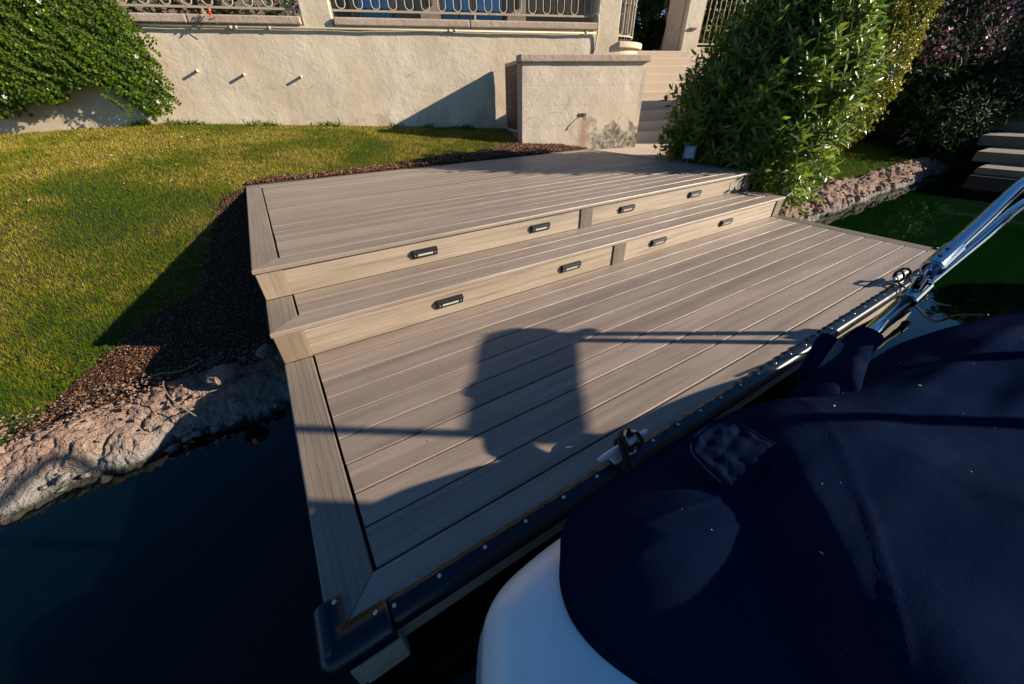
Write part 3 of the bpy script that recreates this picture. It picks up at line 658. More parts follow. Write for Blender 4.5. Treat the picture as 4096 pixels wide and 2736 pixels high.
MB().box(-2.06, -1.95, 0.25, 1.15, 0.35, 0.60, Wp).build('threshold', M_CONC, enc, bevel=0.01)
gate = MB().box(-2.048, -2.02, 0.30, 1.02, 0.66, 1.54, Wp).build('door', M_MAROON, enc)
for k in range(6): MB().box(-2.054, -2.049, 0.302+0.12*k, 0.302+0.12*k+0.114, 0.665, 1.535, Wp).build('panel', M_MAROON, gate)
for a in ((0.255, 0.30, 0.62, 1.59), (1.02, 1.075, 0.62, 1.59)): MB().box(-2.066, -2.01, a[0], a[1], a[2], a[3], Wp).build('door_frame', M_GATEF, enc, bevel=0.004)
for a in ((0.30, 1.02, 0.618, 0.662), (0.30, 1.02, 1.538, 1.588)): MB().box(-2.064, -2.012, a[0], a[1], a[2], a[3], Wp).build('door_frame', M_GATEF, enc, bevel=0.004)
for zz in (0.76, 0.98, 1.20, 1.44):
    for k in range(6): MB().tube([Wp(-2.0535, 0.36+0.12*k, zz), Wp(-2.058, 0.36+0.12*k, zz)], 0.007, 6).build('rivet', M_SCREW, gate)
t = thing('cable_outlet', 'rusty outlet plate with cut wires and blue wire nuts on the enclosure', 'outlet', tuple(Wp(-1.05, 0, 0.87)))
MB().box(-1.115, -0.985, -0.016, -0.002, 0.842, 0.888, Wp).build('plate', M_RUSTW, t, bevel=0.004)
for du, dz in ((-0.045, 0.012), (-0.045, -0.012), (0.045, 0.012), (0.045, -0.012)): MB().tube([Wp(-1.05+du, -0.0155, 0.865+dz), Wp(-1.05+du, -0.0175, 0.865+dz)], 0.006, 6).build('hole', M_DARK, t)
MB().tube([Wp(-1.05, -0.014, 0.87), Wp(-1.05, -0.022, 0.868)], 0.012, 8).build('hole', M_DARK, t)
MB().tube(smooth_path([Wp(-1.05, -0.01, 0.868), Wp(-1.055, -0.05, 0.845), Wp(-1.06, -0.07, 0.82), Wp(-1.045, -0.085, 0.79)]), 0.003, 5).build('wire', M_ROPE, t)
MB().tube(smooth_path([Wp(-1.05, -0.012, 0.866), Wp(-1.06, -0.055, 0.83), Wp(-1.045, -0.075, 0.812), Wp(-1.035, -0.08, 0.815)]), 0.003, 5).build('wire', M_ROPE, t)
MB().tube([Wp(-1.045, -0.085, 0.795), Wp(-1.042, -0.09, 0.768)], [0.006, 0.009], 7).build('wire_nut', M_WIREB, t)
MB().tube([Wp(-1.038, -0.08, 0.813), Wp(-1.018, -0.088, 0.823)], [0.006, 0.009], 7).build('wire_nut', M_WIREB, t)

# ------------------------------------------------------------------ stairs, landing, gate pillar
st = thing('garden_stairs', 'flight of pinkish aggregate concrete steps behind the enclosure', 'stairs', tuple(Wp(1.5, 2, 0.36)))
for k in range(10):
    v0 = 0.62 + 0.32*k; z1 = 0.352 + 0.162*(k+1)
    MB().box(0.02, 3.3, v0, v0+0.62 if k < 9 else 9.0, z1-0.30, z1, Wp).build('step', M_STEP, st, bevel=0.018, seg=3)
pil = thing('gate_pillar', 'tall cream stucco gate pillar at the head of the stairs', 'pillar', tuple(Wp(3.5, 4.2, 1.97)))
MB().box(3.28, 3.74, 3.9, 4.75, 1.2, 4.2, Wp).build('shaft', M_STUC, pil, bevel=0.015)
MB().box(3.262, 3.279, 4.02, 4.07, 2.05, 4.1, Wp).build('gate_stop', M_GATEF, pil)
MB().box(3.42, 3.60, 3.86, 3.899, 2.42, 2.46, Wp).build('bracket', M_RUSTW, pil, bevel=0.004)
gw = thing('garden_wall', 'low cream wall carrying a railing behind the big oleander', 'wall', tuple(Wp(6, 4.2, 0.8)))
MB().box(3.75, 12, 4.1, 4.4, 0.2, 2.1, Wp).build('wall_face', M_STUC, gw)
t = thing('iron_railing', 'tall iron railing with collared bars right of the gate pillar', 'railing', tuple(Wp(6, 4.2, 2.1)), 'railings on the retaining wall')
for zz in (2.16, 3.6): MB().box(3.75, 9.5, 4.235, 4.265, zz, zz+0.03, Wp).build('rail', M_IRON, t)
for k in range(38):
    u = 3.86+0.148*k; mb = MB(); mb.tube([Wp(u, 4.25, 2.19), Wp(u, 4.25, 3.6)], 0.0105, 6); collar(mb, Wp, u, 4.25, 2.86, 0.019); mb.build('bar', M_IRON, t, smooth=True)
for k in range(18):
    u = 3.934+0.296*k; MB().tube([Wp(u+0.055*math.cos(a), 4.25, 2.50+0.055*math.sin(a)) for a in np.linspace(0, 2*math.pi, 13)], 0.009, 6).build('ring', M_IRON, t, smooth=True)

# ------------------------------------------------------------------ house behind the railing
hs = thing('house', 'tan stucco house with tall blue windows behind the railings', 'house', tuple(Wp(-4, 4.2, 1.95)))
MB().box(-14, 1.6, 4.4, 7.0, 1.9, 6.0, Wp).build('wall', M_HOUSE, hs)
for (a, b) in ((-4.85, -4.57), (-4.42, -3.74), (-2.64, -2.33), (-2.26, -2.02), (-1.9, -1.29)):
    f = MB().box(a-0.05, b+0.05, 4.35, 4.41, 1.95, 4.6, Wp).build('window', M_FRAMEW, hs)
    MB().box(a, b, 4.343, 4.349, 2.0, 4.55, Wp).build('pane', M_GLASS, f)
for a in (-2.93, -0.98): MB().box(a-0.22, a+0.22, 4.22, 4.42, 1.93, 5.5, Wp).build('pilaster', M_HOUSE, hs, bevel=0.01)
MB().box(-0.7, 1.4, 4.37, 4.42, 1.95, 4.4, Wp).build('doorway', M_DARK, hs)
for a in (-2.93, -0.98):
    t = thing('wall_lantern', ('left' if a < -2 else 'right')+' dark wall lantern on a house pilaster seen through the railing', 'lantern', tuple(Wp(a, 4.15, 2.9)), 'wall lanterns on the house')
    MB().tube([Wp(a, 4.15, 2.74), Wp(a, 4.15, 2.78), Wp(a, 4.15, 3.0), Wp(a, 4.15, 3.1)], [0.03, 0.065, 0.08, 0.02], 6).build('body', M_BLACKP, t)
    MB().box(a-0.02, a+0.02, 4.15, 4.22, 2.95, 2.99, Wp).build('arm', M_BLACKP, t)

# ------------------------------------------------------------------ flood light
t = thing('flood_light', 'small grey flood light on a stake at the dock edge by the oleander', 'flood light', (4.975, 2.72, 0.34))
def Tf(x, y, z):                        # head turned towards the dock and tilted up
    a = math.radians(62); c, s = math.cos(a), math.sin(a); ti = math.radians(-8); y2 = y*math.cos(ti)-z*math.sin(ti); z2 = y*math.sin(ti)+z*math.cos(ti)
    return (4.985 + x*c + y2*s*-1*-1, 2.72 - x*s*1 + y2*c, 0.515 + z2)
def Tf(x, y, z):
    d = Vector((-0.80, -0.60, 0)); sd = Vector((0.60, -0.80, 0)); p = Vector((4.995, 2.74, 0.50)) + sd*x + d*y + Vector((0, 0, 1))*z - d*(z*0.12)
    return tuple(p)
MB().loft([[Tf(x*s, y, z*s2) for x, z in ((-0.062, -0.075), (0.062, -0.075), (0.066, 0.07), (-0.066, 0.07))] for y, s, s2 in ((-0.06, 0.7, 0.72), (-0.03, 1, 0.95), (0.045, 1.08, 1.04))]).build('housing', M_FLOOD, t, bevel=0.008)
MB().box(-0.058, 0.058, 0.046, 0.050, -0.066, 0.058, Tf).build('glass', M_FGLASS, t)
for q in ((-0.072, -0.056, -0.078, 0.078), (0.056, 0.072, -0.078, 0.078)): MB().box(q[0], q[1], 0.0455, 0.056, q[2], q[3], Tf).build('bezel', M_FLOOD, t)
for q in ((-0.0555, 0.0555, -0.078, -0.064), (-0.0555, 0.0555, 0.062, 0.078)): MB().box(q[0], q[1], 0.0455, 0.056, q[2], q[3], Tf).build('bezel', M_FLOOD, t)
MB().tube([(4.992, 2.735, 0.10), (4.992, 2.735, 0.43)], 0.012, 8).build('stake', M_FLOOD, t)

# ------------------------------------------------------------------ neighbouring dock at the far right
nb = thing('neighbour_dock', 'pale stepped concrete dock beyond the pink oleander at the right edge', 'dock', (13, 0.8, 0))
MB().box(10.5, 19, -2.0, 1.0, -0.10, 0.0).build('slab', M_CONC, nb, bevel=0.01)
MB().box(11.3, 19, -1.2, 1.25, 0.0, 0.16).build('step', M_CONC, nb, bevel=0.01)
MB().box(12.4, 19, -1.0, 1.5, 0.16, 0.34).build('step', M_CONC, nb, bevel=0.01)
MB().box(13.6, 19, -0.8, 1.8, 0.34, 0.52).build('step', M_CONC, nb, bevel=0.01)
MB().box(10.28, 19, -2.02, 1.0, -0.30, -0.1).build('beam', M_FRAME, nb)
for py in (-1.8, 0.8): MB().box(10.6, 10.8, py-0.1, py+0.1, -1.5, -0.3).build('post', M_FRAME, nb)

# ------------------------------------------------------------------ foliage helpers (vectorised)
def unit(a): return a/np.maximum(np.linalg.norm(a, axis=-1, keepdims=True), 1e-9)
def leaf_arrays(B, A, Nn, L, Wd, shape='lance', fold=0.25, droop=0.15):
    """B base points, A axes, Nn rough normals; returns verts, tris, per-vertex random"""
    A = unit(A); S = unit(np.cross(A, Nn)); U = np.cross(S, A); n = len(B)
    if shape == 'lance': prof = [(0, 0), (0.28, -0.5), (0.28, 0), (0.28, 0.5), (0.66, -0.42), (0.66, 0), (0.66, 0.42), (1, 0)]; tris = [(0, 2, 1), (0, 3, 2), (1, 2, 5), (1, 5, 4), (2, 3, 6), (2, 6, 5), (4, 5, 7), (5, 6, 7)]
    else: prof = [(0, 0), (0.25, -0.45), (0.25, 0.45), (0.7, -0.5), (0.7, 0.5), (1, 0), (0.5, 0)]; tris = [(0, 6, 1), (0, 2, 6), (1, 6, 3), (2, 4, 6), (3, 6, 5), (4, 5, 6)]
    k = len(prof); V = np.empty((n, k, 3))
    for i, (t, w) in enumerate(prof):
        up = -droop*t*t*L + fold*abs(w)*Wd
        V[:, i] = B + A*(t*L)[:, None] + S*(w*Wd)[:, None] + U*up[:, None]
    T = np.array(tris)[None] + (np.arange(n)*k)[:, None, None]
    r = RNG.random(n); return V.reshape(-1, 3), T.reshape(-1, 3), np.repeat(r, k)
def merge(parts):
    V = []; T = []; R = []; o = 0
    for v, t, r in parts: V.append(v); T.append(t+o); R.append(r); o += len(v)
    return np.concatenate(V), np.concatenate(T), np.concatenate(R)
def blobs_points(blobs, n, shell=0.55):
    """points spread through overlapping ellipsoids, denser outside, clumped"""
    vol = np.array([b[3]*b[4]*b[5] for b in blobs])**0.75; ids = RNG.choice(len(blobs), n, p=vol/vol.sum()); B = np.array(blobs)[ids]
    d = unit(RNG.normal(size=(n, 3))); rad = shell + (1-shell)*RNG.random(n)**0.55
    lump = np.array([noise.noise(Vector(tuple(x*2.6+b[:3]))) for x, b in zip(d, B)]); rad = rad*(1+0.20*lump)
    return B[:, :3] + d*rad[:, None]*B[:, 3:6], d
def whorl_bush(blobs, ntwig, leaf, width, per, up=0.55, shell=0.5, keep=None):
    P, d = blobs_points(blobs, ntwig, shell)
    if keep is not None: k = keep(P); P, d = P[k], d[k]
    n = len(P); ax = unit(d*0.9 + np.array([0, 0, up]) + RNG.normal(size=(n, 3))*0.35); tl = RNG.uniform(0.12, 0.24, n)*leaf/0.11
    parts = []
    for j in range(per):
        t = 0.15 + 0.85*(j//3)/max(1, (per-1)//3)
        ang = 2*np.pi*(j % 3)/3 + (j//3)*1.05 + RNG.normal(size=n)*0.25
        s1 = unit(np.cross(ax, np.array([0.13, 0.21, 0.97]))); s2 = np.cross(ax, s1); rad = s1*np.cos(ang)[:, None] + s2*np.sin(ang)[:, None]
        sp = 0.95 - 0.45*t; A = ax*(1-sp*0.55) + rad*sp; L = leaf*RNG.uniform(0.7, 1.2, n)*(1.05-0.35*t)
        parts.append(leaf_arrays(P + ax*(t*tl)[:, None], A, ax + 0.001, L, np.full(n, width)*RNG.uniform(0.8, 1.2, n), 'lance', 0.3, 0.25))
    return merge(parts), P, ax, tl
def stems_mesh(base, tips, r0, r1, wob=0.08):
    mb = MB()
    for i, tp in enumerate(tips):
        b = Vector(base) + Vector((random.uniform(-.25, .25), random.uniform(-.25, .25), 0)); tp = Vector(tp); pts = []
        for k in range(5):
            q = k/4; p = b.lerp(tp, q); p += Vector((random.uniform(-1, 1), random.uniform(-1, 1), 0))*wob*math.sin(q*math.pi); pts.append(p)
        mb.tube(pts, [r0+(r1-r0)*k/4 for k in range(5)], 5)
    return mb
def bush(name, label, cat, base, blobs, mat, ntwig, leaf, width, per, nst, group=None, shell=0.5, up=0.55, keep=None):
    t = thing(name, label, cat, base, group); (V, T, R), P, ax, tl = whorl_bush(blobs, ntwig, leaf, width, per, up, shell, keep)
    np_mesh('crown', V, T, mat, t, rnd=R, kind='stuff')
    idx = RNG.choice(len(P), min(nst, len(P)), replace=False)
    stems_mesh(base, [P[i] for i in idx], 0.016, 0.003).build('stem', M_BARK, t, smooth=True)
    return t, P
keep1 = lambda P: ~((P[:, 0] < W+0.10) & (P[:, 2] < 0.55)) & ~((P[:, 0] < W-0.1)) & ~((P[:, 0] < 5.22) & (P[:, 1] > 2.35) & (P[:, 1] < 3.15) & (P[:, 2] < 0.72))
bush('oleander_bush', 'large oleander bush with narrow green leaves leaning over the dock side', 'bush', (5.65, 2.35, 0.1),
     [(5.75, 2.30, 1.10, 0.60, 0.72, 0.85), (5.50, 2.90, 0.80, 0.34, 0.38, 0.58), (5.85, 2.14, 1.30, 0.36, 0.36, 0.72), (5.50, 1.84, 0.42, 0.36, 0.30, 0.42), (5.35, 2.75, 0.40, 0.30, 0.42, 0.36)],
     M_OLE, 2400, 0.165, 0.031, 12, 80, 'oleander bushes', 0.35, keep=keep1)
bush('hedge', 'clipped yellow-green hedge lit from the right behind the oleander', 'hedge', (9.9, 3.15, 0.3),
     [(9.95, 3.05, 1.5, 0.80, 0.55, 1.4), (10.0, 3.2, 2.2, 0.85, 0.65, 0.85)], M_HEDGE, 5200, 0.075, 0.03, 9, 20, None, 0.7)
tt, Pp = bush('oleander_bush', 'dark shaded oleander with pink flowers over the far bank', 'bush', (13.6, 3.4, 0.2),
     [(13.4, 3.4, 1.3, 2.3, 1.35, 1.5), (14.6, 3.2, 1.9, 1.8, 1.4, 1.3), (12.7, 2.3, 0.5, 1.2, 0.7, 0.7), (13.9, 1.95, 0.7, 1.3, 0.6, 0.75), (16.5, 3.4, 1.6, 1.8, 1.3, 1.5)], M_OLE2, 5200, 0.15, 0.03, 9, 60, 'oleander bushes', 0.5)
def flowers(parent, P, n, size, mat, name='flower'):
    k = RNG.choice(len(P), n, replace=False); B = np.repeat(P[k], 15, 0) + RNG.normal(size=(n*15, 3))*size*1.6
    A = unit(RNG.normal(size=(n*15, 3))); v = leaf_arrays(B, A, unit(RNG.normal(size=(n*15, 3))), np.full(n*15, size), np.full(n*15, size*0.8), 'round', 0.2, 0.1)
    return np_mesh(name, v[0], v[1], mat, parent, rnd=v[2], kind='stuff')
flowers(tt, Pp[(Pp[:, 2] > 1.6) & (Pp[:, 1] < 3.6)], 330, 0.065, M_PETAL); flowers(tt, Pp[(Pp[:, 1] < 2.7) & (Pp[:, 2] < 2.1)], 70, 0.055, M_PETAL)
# greenery behind the railings and the landing
bush('garden_shrub', 'dark leafy shrub behind the railing left of the first pillar', 'shrub', tuple(Wp(-6.6, 2.4, 1.95)),
     [tuple(Wp(-7.2, 2.3, 2.5))+(0.9, 0.6, 0.7), tuple(Wp(-6.0, 2.5, 2.4))+(0.8, 0.6, 0.6)], M_DKLEAF, 700, 0.09, 0.03, 9, 14)
tr = thing('pale_trunk_tree', 'pale-trunked tree with dark leaves beyond the gate gap', 'tree', tuple(Wp(4.1, 6.1, 2.0)))
mb = MB(); mb.tube([Wp(4.12, 6, 1.7), Wp(4.16, 6, 2.3), Wp(4.22, 6, 2.8)], [0.13, 0.11, 0.10], 9)
mb.tube([Wp(4.2, 6, 2.75), Wp(4.0, 6, 3.2), Wp(3.8, 6, 3.9)], [0.08, 0.06, 0.04], 7); mb.tube([Wp(4.22, 6, 2.75), Wp(4.5, 6.1, 3.3), Wp(4.7, 6, 4.0)], [0.08, 0.06, 0.04], 7)
mb.build('trunk', M_PALEBARK, tr, smooth=True)
(V, T, R), P, ax, tl = whorl_bush([tuple(Wp(4.2, 6.0, 4.2))+(1.5, 1.2, 1.1), tuple(Wp(3.9, 7.0, 3.2))+(1.6, 0.8, 1.0)], 1500, 0.14, 0.06, 9); np_mesh('crown', V, T, M_DKLEAF, tr, rnd=R, kind='stuff')
bush('ground_cover_shrub', 'low dark shrub at the foot of the pale-trunked tree', 'shrub', tuple(Wp(4.0, 7.4, 2.0)), [tuple(Wp(3.9, 7.8, 2.4))+(2.2, 0.7, 1.1)], M_DKLEAF, 1300, 0.12, 0.05, 9, 10)
for k, (u, v, r_) in enumerate(((7.5, 6.5, 2.4), (12.5, 7.0, 3.0), (-1.0, 9.5, 2.5), (19.0, 9.0, 3.4))):
    tr = thing('garden_tree', ('dark tree behind the collared railing', 'dark tree behind the hedge at the top right', 'dark tree behind the house corner', 'dark tree beyond the pink oleander')[k], 'tree', tuple(Wp(u, v, 1.5)), 'dark garden trees')
    MB().tube([Wp(u, v, 0.8), Wp(u+0.1, v, 2.2), Wp(u, v, 3.8)], [0.16, 0.13, 0.08], 8).build('trunk', M_BARK, tr, smooth=True)
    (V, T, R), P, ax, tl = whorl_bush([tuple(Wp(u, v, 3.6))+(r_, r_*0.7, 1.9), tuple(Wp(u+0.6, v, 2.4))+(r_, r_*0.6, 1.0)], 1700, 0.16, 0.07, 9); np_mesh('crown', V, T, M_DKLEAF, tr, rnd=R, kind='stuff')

# unseen dense tree added right of the view to shade the pink oleander
tr = thing('added_shade_tree', 'tall unseen tree added right of the view to shade the pink oleander', 'tree', (19.6, -0.6, 0.3))
MB().tube([(19.6, -0.6, -0.4), (19.55, -0.55, 2.0), (19.6, -0.6, 3.6)], [0.2, 0.16, 0.1], 9).build('trunk', M_BARK, tr, smooth=True)
(V, T, R), P, ax, tl = whorl_bush([(19.6, -0.6, 2.2, 1.5, 1.5, 1.5), (19.6, -0.6, 3.2, 1.7, 1.7, 1.15), (20.0, 0.3, 2.8, 1.3, 1.3, 1.4), (19.3, -0.9, 1.0, 1.1, 1.1, 0.9)], 2600, 0.42, 0.22, 9, shell=0.1); np_mesh('crown', V, T, M_DKLEAF, tr, rnd=R, kind='stuff')

bush('tall_hedge', 'tall dark hedge right behind the collared railing', 'hedge', tuple(Wp(6.5, 5.4, 1.5)),
     [tuple(Wp(4.9, 5.5, 2.9))+(0.9, 0.5, 1.3), tuple(Wp(6.4, 5.5, 2.9))+(1.2, 0.5, 1.4), tuple(Wp(8.2, 5.5, 2.9))+(1.3, 0.5, 1.4)], M_DKLEAF, 2600, 0.12, 0.05, 9, 20, shell=0.3)

# ------------------------------------------------------------------ vine over the left end of the wall
vine = thing('trailing_vine', 'bright green trailing vine with white flowers spilling over the wall', 'vine', tuple(Wp(-9, 1.0, 2.0)))
parts = []; stems = MB(); flow = []
def vine_depth(u, z): return 0.10 + 0.42*max(0.0, min(1.0, (-7.2-u)/1.6))*max(0.25, min(1.0, (z-0.9)/0.7))
NB = 2300
for b in range(NB):
    u = random.uniform(-12.6, -6.95); z = random.uniform(1.25, 3.0)
    front = random.random()**0.6
    ang = math.radians(random.uniform(-52, -18)) if u > -9.6 else math.radians(random.uniform(-85, -25))
    L = random.uniform(0.35, 0.75); n = int(L/0.017); lim = -7.02 + random.uniform(-0.35, 0.14) - 0.22*abs(math.sin(z*7)) - max(0, z-2.1)*0.3
    pts = []; uu, zz = u, z; base_f = front
    floor_z = 1.16 + 0.22*math.sin(u*2.1)**2 if -9.3 < u < -7.9 else (1.0 if u > -7.9 else 1.02+0.15*math.sin(u*3)**2)
    for i in range(n):
        a = ang - 0.5*i/n + 0.15*math.sin(i*0.35+b); uu += 0.017*math.cos(a); zz += 0.017*math.sin(a)
        if uu > lim or zz < floor_z: break
        dv = vine_depth(uu, zz)*base_f + 0.03; pts.append(Wp(uu, 1.12-dv-0.02*math.sin(i*0.2+b), zz))
    if len(pts) < 8: continue
    stems.tube(pts[::4], 0.0028, 4, cap=False)
    P = np.array([tuple(p) for p in pts]); D = np.gradient(P, axis=0); D = unit(D); m_ = len(P)
    out = np.array(tuple(-E2)); sg = np.where(np.arange(m_) % 2 == 0, 1.0, -1.0)[:, None]
    side = unit(np.cross(D, out)); A = unit(D*0.55 + side*sg*0.75 + out*RNG.uniform(0.05, 0.6, (m_, 1)) + RNG.normal(size=(m_, 3))*0.15)
    parts.append(leaf_arrays(P, A, out + np.array([0, 0, 0.5]) + RNG.normal(size=(m_, 3))*0.3, RNG.uniform(0.028, 0.050, m_), RNG.uniform(0.024, 0.040, m_), 'round', 0.25, 0.1))
    if random.random() < 0.010: flow.append(pts[-3])
V, T, R = merge(parts); np_mesh('foliage', V, T, M_VINE, vine, rnd=R, kind='stuff'); stems.build('stem', M_BARK, vine)
for p in flow[:14]:
    mb = MB()
    for k in range(5):
        a = 2*math.pi*k/5; c1 = E1*math.cos(a)+Vector((0, 0, 1))*math.sin(a); c2 = E1*math.cos(a+0.5)+Vector((0, 0, 1))*math.sin(a+0.5); c3 = E1*math.cos(a-0.5)+Vector((0, 0, 1))*math.sin(a-0.5)
        q = p - E2*0.06; mb.add([q, q+c3*0.018-E2*0.004, q+c1*0.032-E2*0.002, q+c2*0.018-E2*0.004], [(0, 1, 2), (0, 2, 3)])
    mb.build('flower', M_WHITEP, vine)

# ------------------------------------------------------------------ lawn blades, mulch, litter
def frustum(P, m=0.12):
    d = P - np.array(CAM); x = d@np.array(cr); y = d@np.array(cu); z = d@np.array(fw)
    return (z > 0.1) & (np.abs(x/np.maximum(z, 1e-3)) < 1.4212+m) & (np.abs(y/np.maximum(z, 1e-3)) < 0.9493+m)
def gz_grid(P):
    return gz_fast(P[:, 0], P[:, 1])
def lawn_mask(X, Y):
    u, v = to_uv(X, Y); s = lerp_pts(X, SHORE); ok = (Y > s+0.24) & (v < 1.14)
    ml = (X < 0.02) & (Y < 4.7) & (X > lerp_pts(Y, MULCH_L) - 0.0); ok &= ~ml
    ok &= ~((Y < YB+lerp_pts(X, MULCH_B)) & (X > -0.02) & (X < W+0.05))
    ok &= ~((u > -2.1) & (v > -0.1) & (u < 4)); ok &= ~((X > 4.3) & (u > -2.05) & (Y > 2.6) & (X < 8))
    ok &= ~((X > -0.02) & (X < W+0.03) & (Y < YB)); return ok
def scatter(n, x0, x1, y0, y1, dens):
    X = RNG.uniform(x0, x1, n); Y = RNG.uniform(y0, y1, n); return X, Y
parts = []
def grass(n, x0, x1, y0, y1, lo, hi, wd):
    X, Y = scatter(n, x0, x1, y0, y1, 1); ok = lawn_mask(X, Y); X, Y = X[ok], Y[ok]
    P = np.stack([X, Y, plane_z(X, Y)], 1); dist = np.linalg.norm(P-np.array(CAM), axis=1); ok = frustum(P, 0.15); P = P[ok]; X, Y = X[ok], Y[ok]; dist = dist[ok]
    keep = RNG.random(len(P)) < np.clip((2.9/dist)**1.35, 0.10, 1); P, X, Y, dist = P[keep], X[keep], Y[keep], dist[keep]
    P[:, 2] = gz_grid(np.stack([X, Y], 1)) - 0.003; n = len(P); sc = np.clip(dist/2.9, 1, 2.6)**0.6
    az = RNG.uniform(0, 2*np.pi, n); lean = RNG.uniform(0.2, 1.6, n); L = RNG.uniform(lo, hi, n)*np.clip(sc, 1, 1.15)
    A = np.stack([np.cos(az)*lean, np.sin(az)*lean, np.ones(n)], 1); A = unit(A); S = np.stack([-np.sin(az+0.7), np.cos(az+0.7), np.zeros(n)], 1)
    w = wd*RNG.uniform(0.7, 1.3, n)*sc; V = np.empty((n, 3, 3)); V[:, 0] = P - S*w[:, None]; V[:, 1] = P + S*w[:, None]; V[:, 2] = P + A*L[:, None]
    r = RNG.random(n); return V.reshape(-1, 3), np.arange(3*n).reshape(-1, 3), np.repeat(r, 3)
V, T, R = merge([grass(1900000, -3.9, 4.6, 1.6, 9.0, 0.015, 0.038, 0.0015)]); tag(np_mesh('lawn_grass', V, T, M_GRASS, rnd=R, kind='stuff'), 'patchy green and straw-coloured lawn sloping up to the wall', 'grass')
V, T, R = merge([grass(420000, 5.5, 16, 1.7, 3.6, 0.03, 0.06, 0.003)]); tag(np_mesh('lawn_grass', V, T, M_GRASS, rnd=R*0.6+0.2, kind='stuff'), 'green lawn strip on the far bank below the oleanders', 'grass')
# taller weeds at the lawn edge beside the mulch
nn = 2600; X = RNG.uniform(-1.6, 0.0, nn); Y = RNG.uniform(1.85, 3.4, nn); e = X - lerp_pts(Y, MULCH_L); ok = (e < 0.03) & (e > -0.7*RNG.random(nn)) & (np.array([nz(x, y, 2.2) for x, y in zip(X, Y)]) > 0.05); X, Y = X[ok], Y[ok]
B = np.stack([X, Y, gz_grid(np.stack([X, Y], 1))+RNG.uniform(0.008, 0.03, len(X))], 1); B = np.repeat(B, 4, 0) + RNG.normal(size=(len(B)*4, 3))*0.006; A = unit(RNG.normal(size=(len(B), 3))*[1, 1, 0.3] + [0, 0, 0.35])
v = leaf_arrays(B, A, np.tile([0, 0, 1.0], (len(B), 1)), RNG.uniform(0.008, 0.018, len(B)), RNG.uniform(0.007, 0.013, len(B)), 'round'); tag(np_mesh('clover_weeds', v[0], v[1], M_VINE, rnd=v[2]*0.6, kind='stuff'), 'small clover-like weeds along the lower lawn edge', 'weeds')
# mulch chips
def chips(n, x0, x1, y0, y1, s0, s1, test):
    X = RNG.uniform(x0, x1, n); Y = RNG.uniform(y0, y1, n); ok = np.array([test(x, y) for x, y in zip(X, Y)]); X, Y = X[ok], Y[ok]
    Z = gz_grid(np.stack([X, Y], 1)) + RNG.uniform(0.0, 0.016, len(X)); n = len(X); P = np.stack([X, Y, Z], 1)
    a = unit(RNG.normal(size=(n, 3))*[1, 1, 0.35]); b = unit(np.cross(a, RNG.normal(size=(n, 3)))); c = np.cross(a, b); L = RNG.uniform(s0, s1, n)[:, None]
    cor = [(-1, -.4, -.15), (1, -.3, -.15), (.8, .4, -.1), (-.9, .35, -.15), (-.7, -.2, .2), (.7, .15, .22)]
    V = np.stack([P + a*L*q[0] + b*L*q[1] + c*L*q[2] for q in cor], 1)
    F = np.array([(0, 1, 4), (1, 5, 4), (1, 2, 5), (2, 3, 5), (3, 4, 5), (3, 0, 4), (0, 3, 2), (0, 2, 1)])[None] + (np.arange(n)*6)[:, None, None]
    return V.reshape(-1, 3), F.reshape(-1, 3), np.repeat(RNG.random(n)**1.5, 6)
def mul_left(x, y): return is_mulch(x-0.05*nz(x, y, 6), y) and y > float(lerp_pts(x, SHORE))+0.23+0.05*nz(x, y, 4)
V, T, R = merge([chips(110000, -1.6, 0.02, 1.6, 4.7, 0.003, 0.010, mul_left)]); tag(np_mesh('bark_mulch', V, T, M_MULCH, rnd=R, kind='stuff'), 'dark bark mulch bed along the left side of the dock', 'mulch')
def mul_back(x, y): u, v_ = to_uv(x, y); return is_mulch(x, y-0.05*nz(x, y, 5)) and not (u > -2.08 and v_ > -0.01) and not (x > 4.6 and y > YB+0.02 and u > -1.42 and v_ > -0.35)
V, T, R = merge([chips(42000, -0.1, 5.0, 4.56, 5.5, 0.007, 0.018, mul_back)]); V[:, 2] += 0.01; tag(np_mesh('bark_mulch', V, T, M_MULCH, rnd=R**0.7, kind='stuff'), 'reddish bark mulch strip behind the upper deck', 'mulch')
# loose stones and dry leaves
def stone(name, x, y, z, s, mat, label, seed):
    mb = MB(); rg = []
    for k in range(7):
        th = math.pi*k/6; rg.append([Vector((math.sin(th)*math.cos(2*math.pi*i/10), math.sin(th)*math.sin(2*math.pi*i/10), math.cos(th)*0.75)) for i in range(10)])
    rg = [[(x+p.x*s*(1+0.35*noise.noise(p*1.7+Vector((seed, 0, 0)))), y+p.y*s*(1+0.35*noise.noise(p*1.7+Vector((seed, 3, 0)))), z+p.z*s*(1+0.4*noise.noise(p*1.7+Vector((seed, 0, 5))))) for p in r] for r in rg]
    mb.loft(rg, cap=False); return tag(mb.build(name, mat), label, 'rock')
stone('stone', -0.10, 1.76, -0.085, 0.05, M_ROCK, 'reddish stone resting on the mulch against the dock edge', 2.0)
stone('stone', -0.34, 1.72, -0.13, 0.07, M_ROCK, 'rounded boulder on top of the left bank near the dock', 4.0)
n = 46; X = RNG.uniform(-2.3, 0.4, n); Y = RNG.uniform(4.6, 7.3, n); ok = lawn_mask(X, Y); X, Y = X[ok], Y[ok]; B = np.stack([X, Y, gz_grid(np.stack([X, Y], 1))+0.025], 1); n = len(B)
v = leaf_arrays(B, RNG.normal(size=(n, 3))*[1, 1, .2], np.tile([0, 0, 1.0], (n, 1)), RNG.uniform(0.03, 0.06, n), RNG.uniform(0.02, 0.035, n), 'round', 0.5); tag(np_mesh('fallen_leaves', v[0], v[1], M_DRYLEAF, rnd=v[2], kind='stuff'), 'scattered dry leaves on the upper lawn', 'leaves')
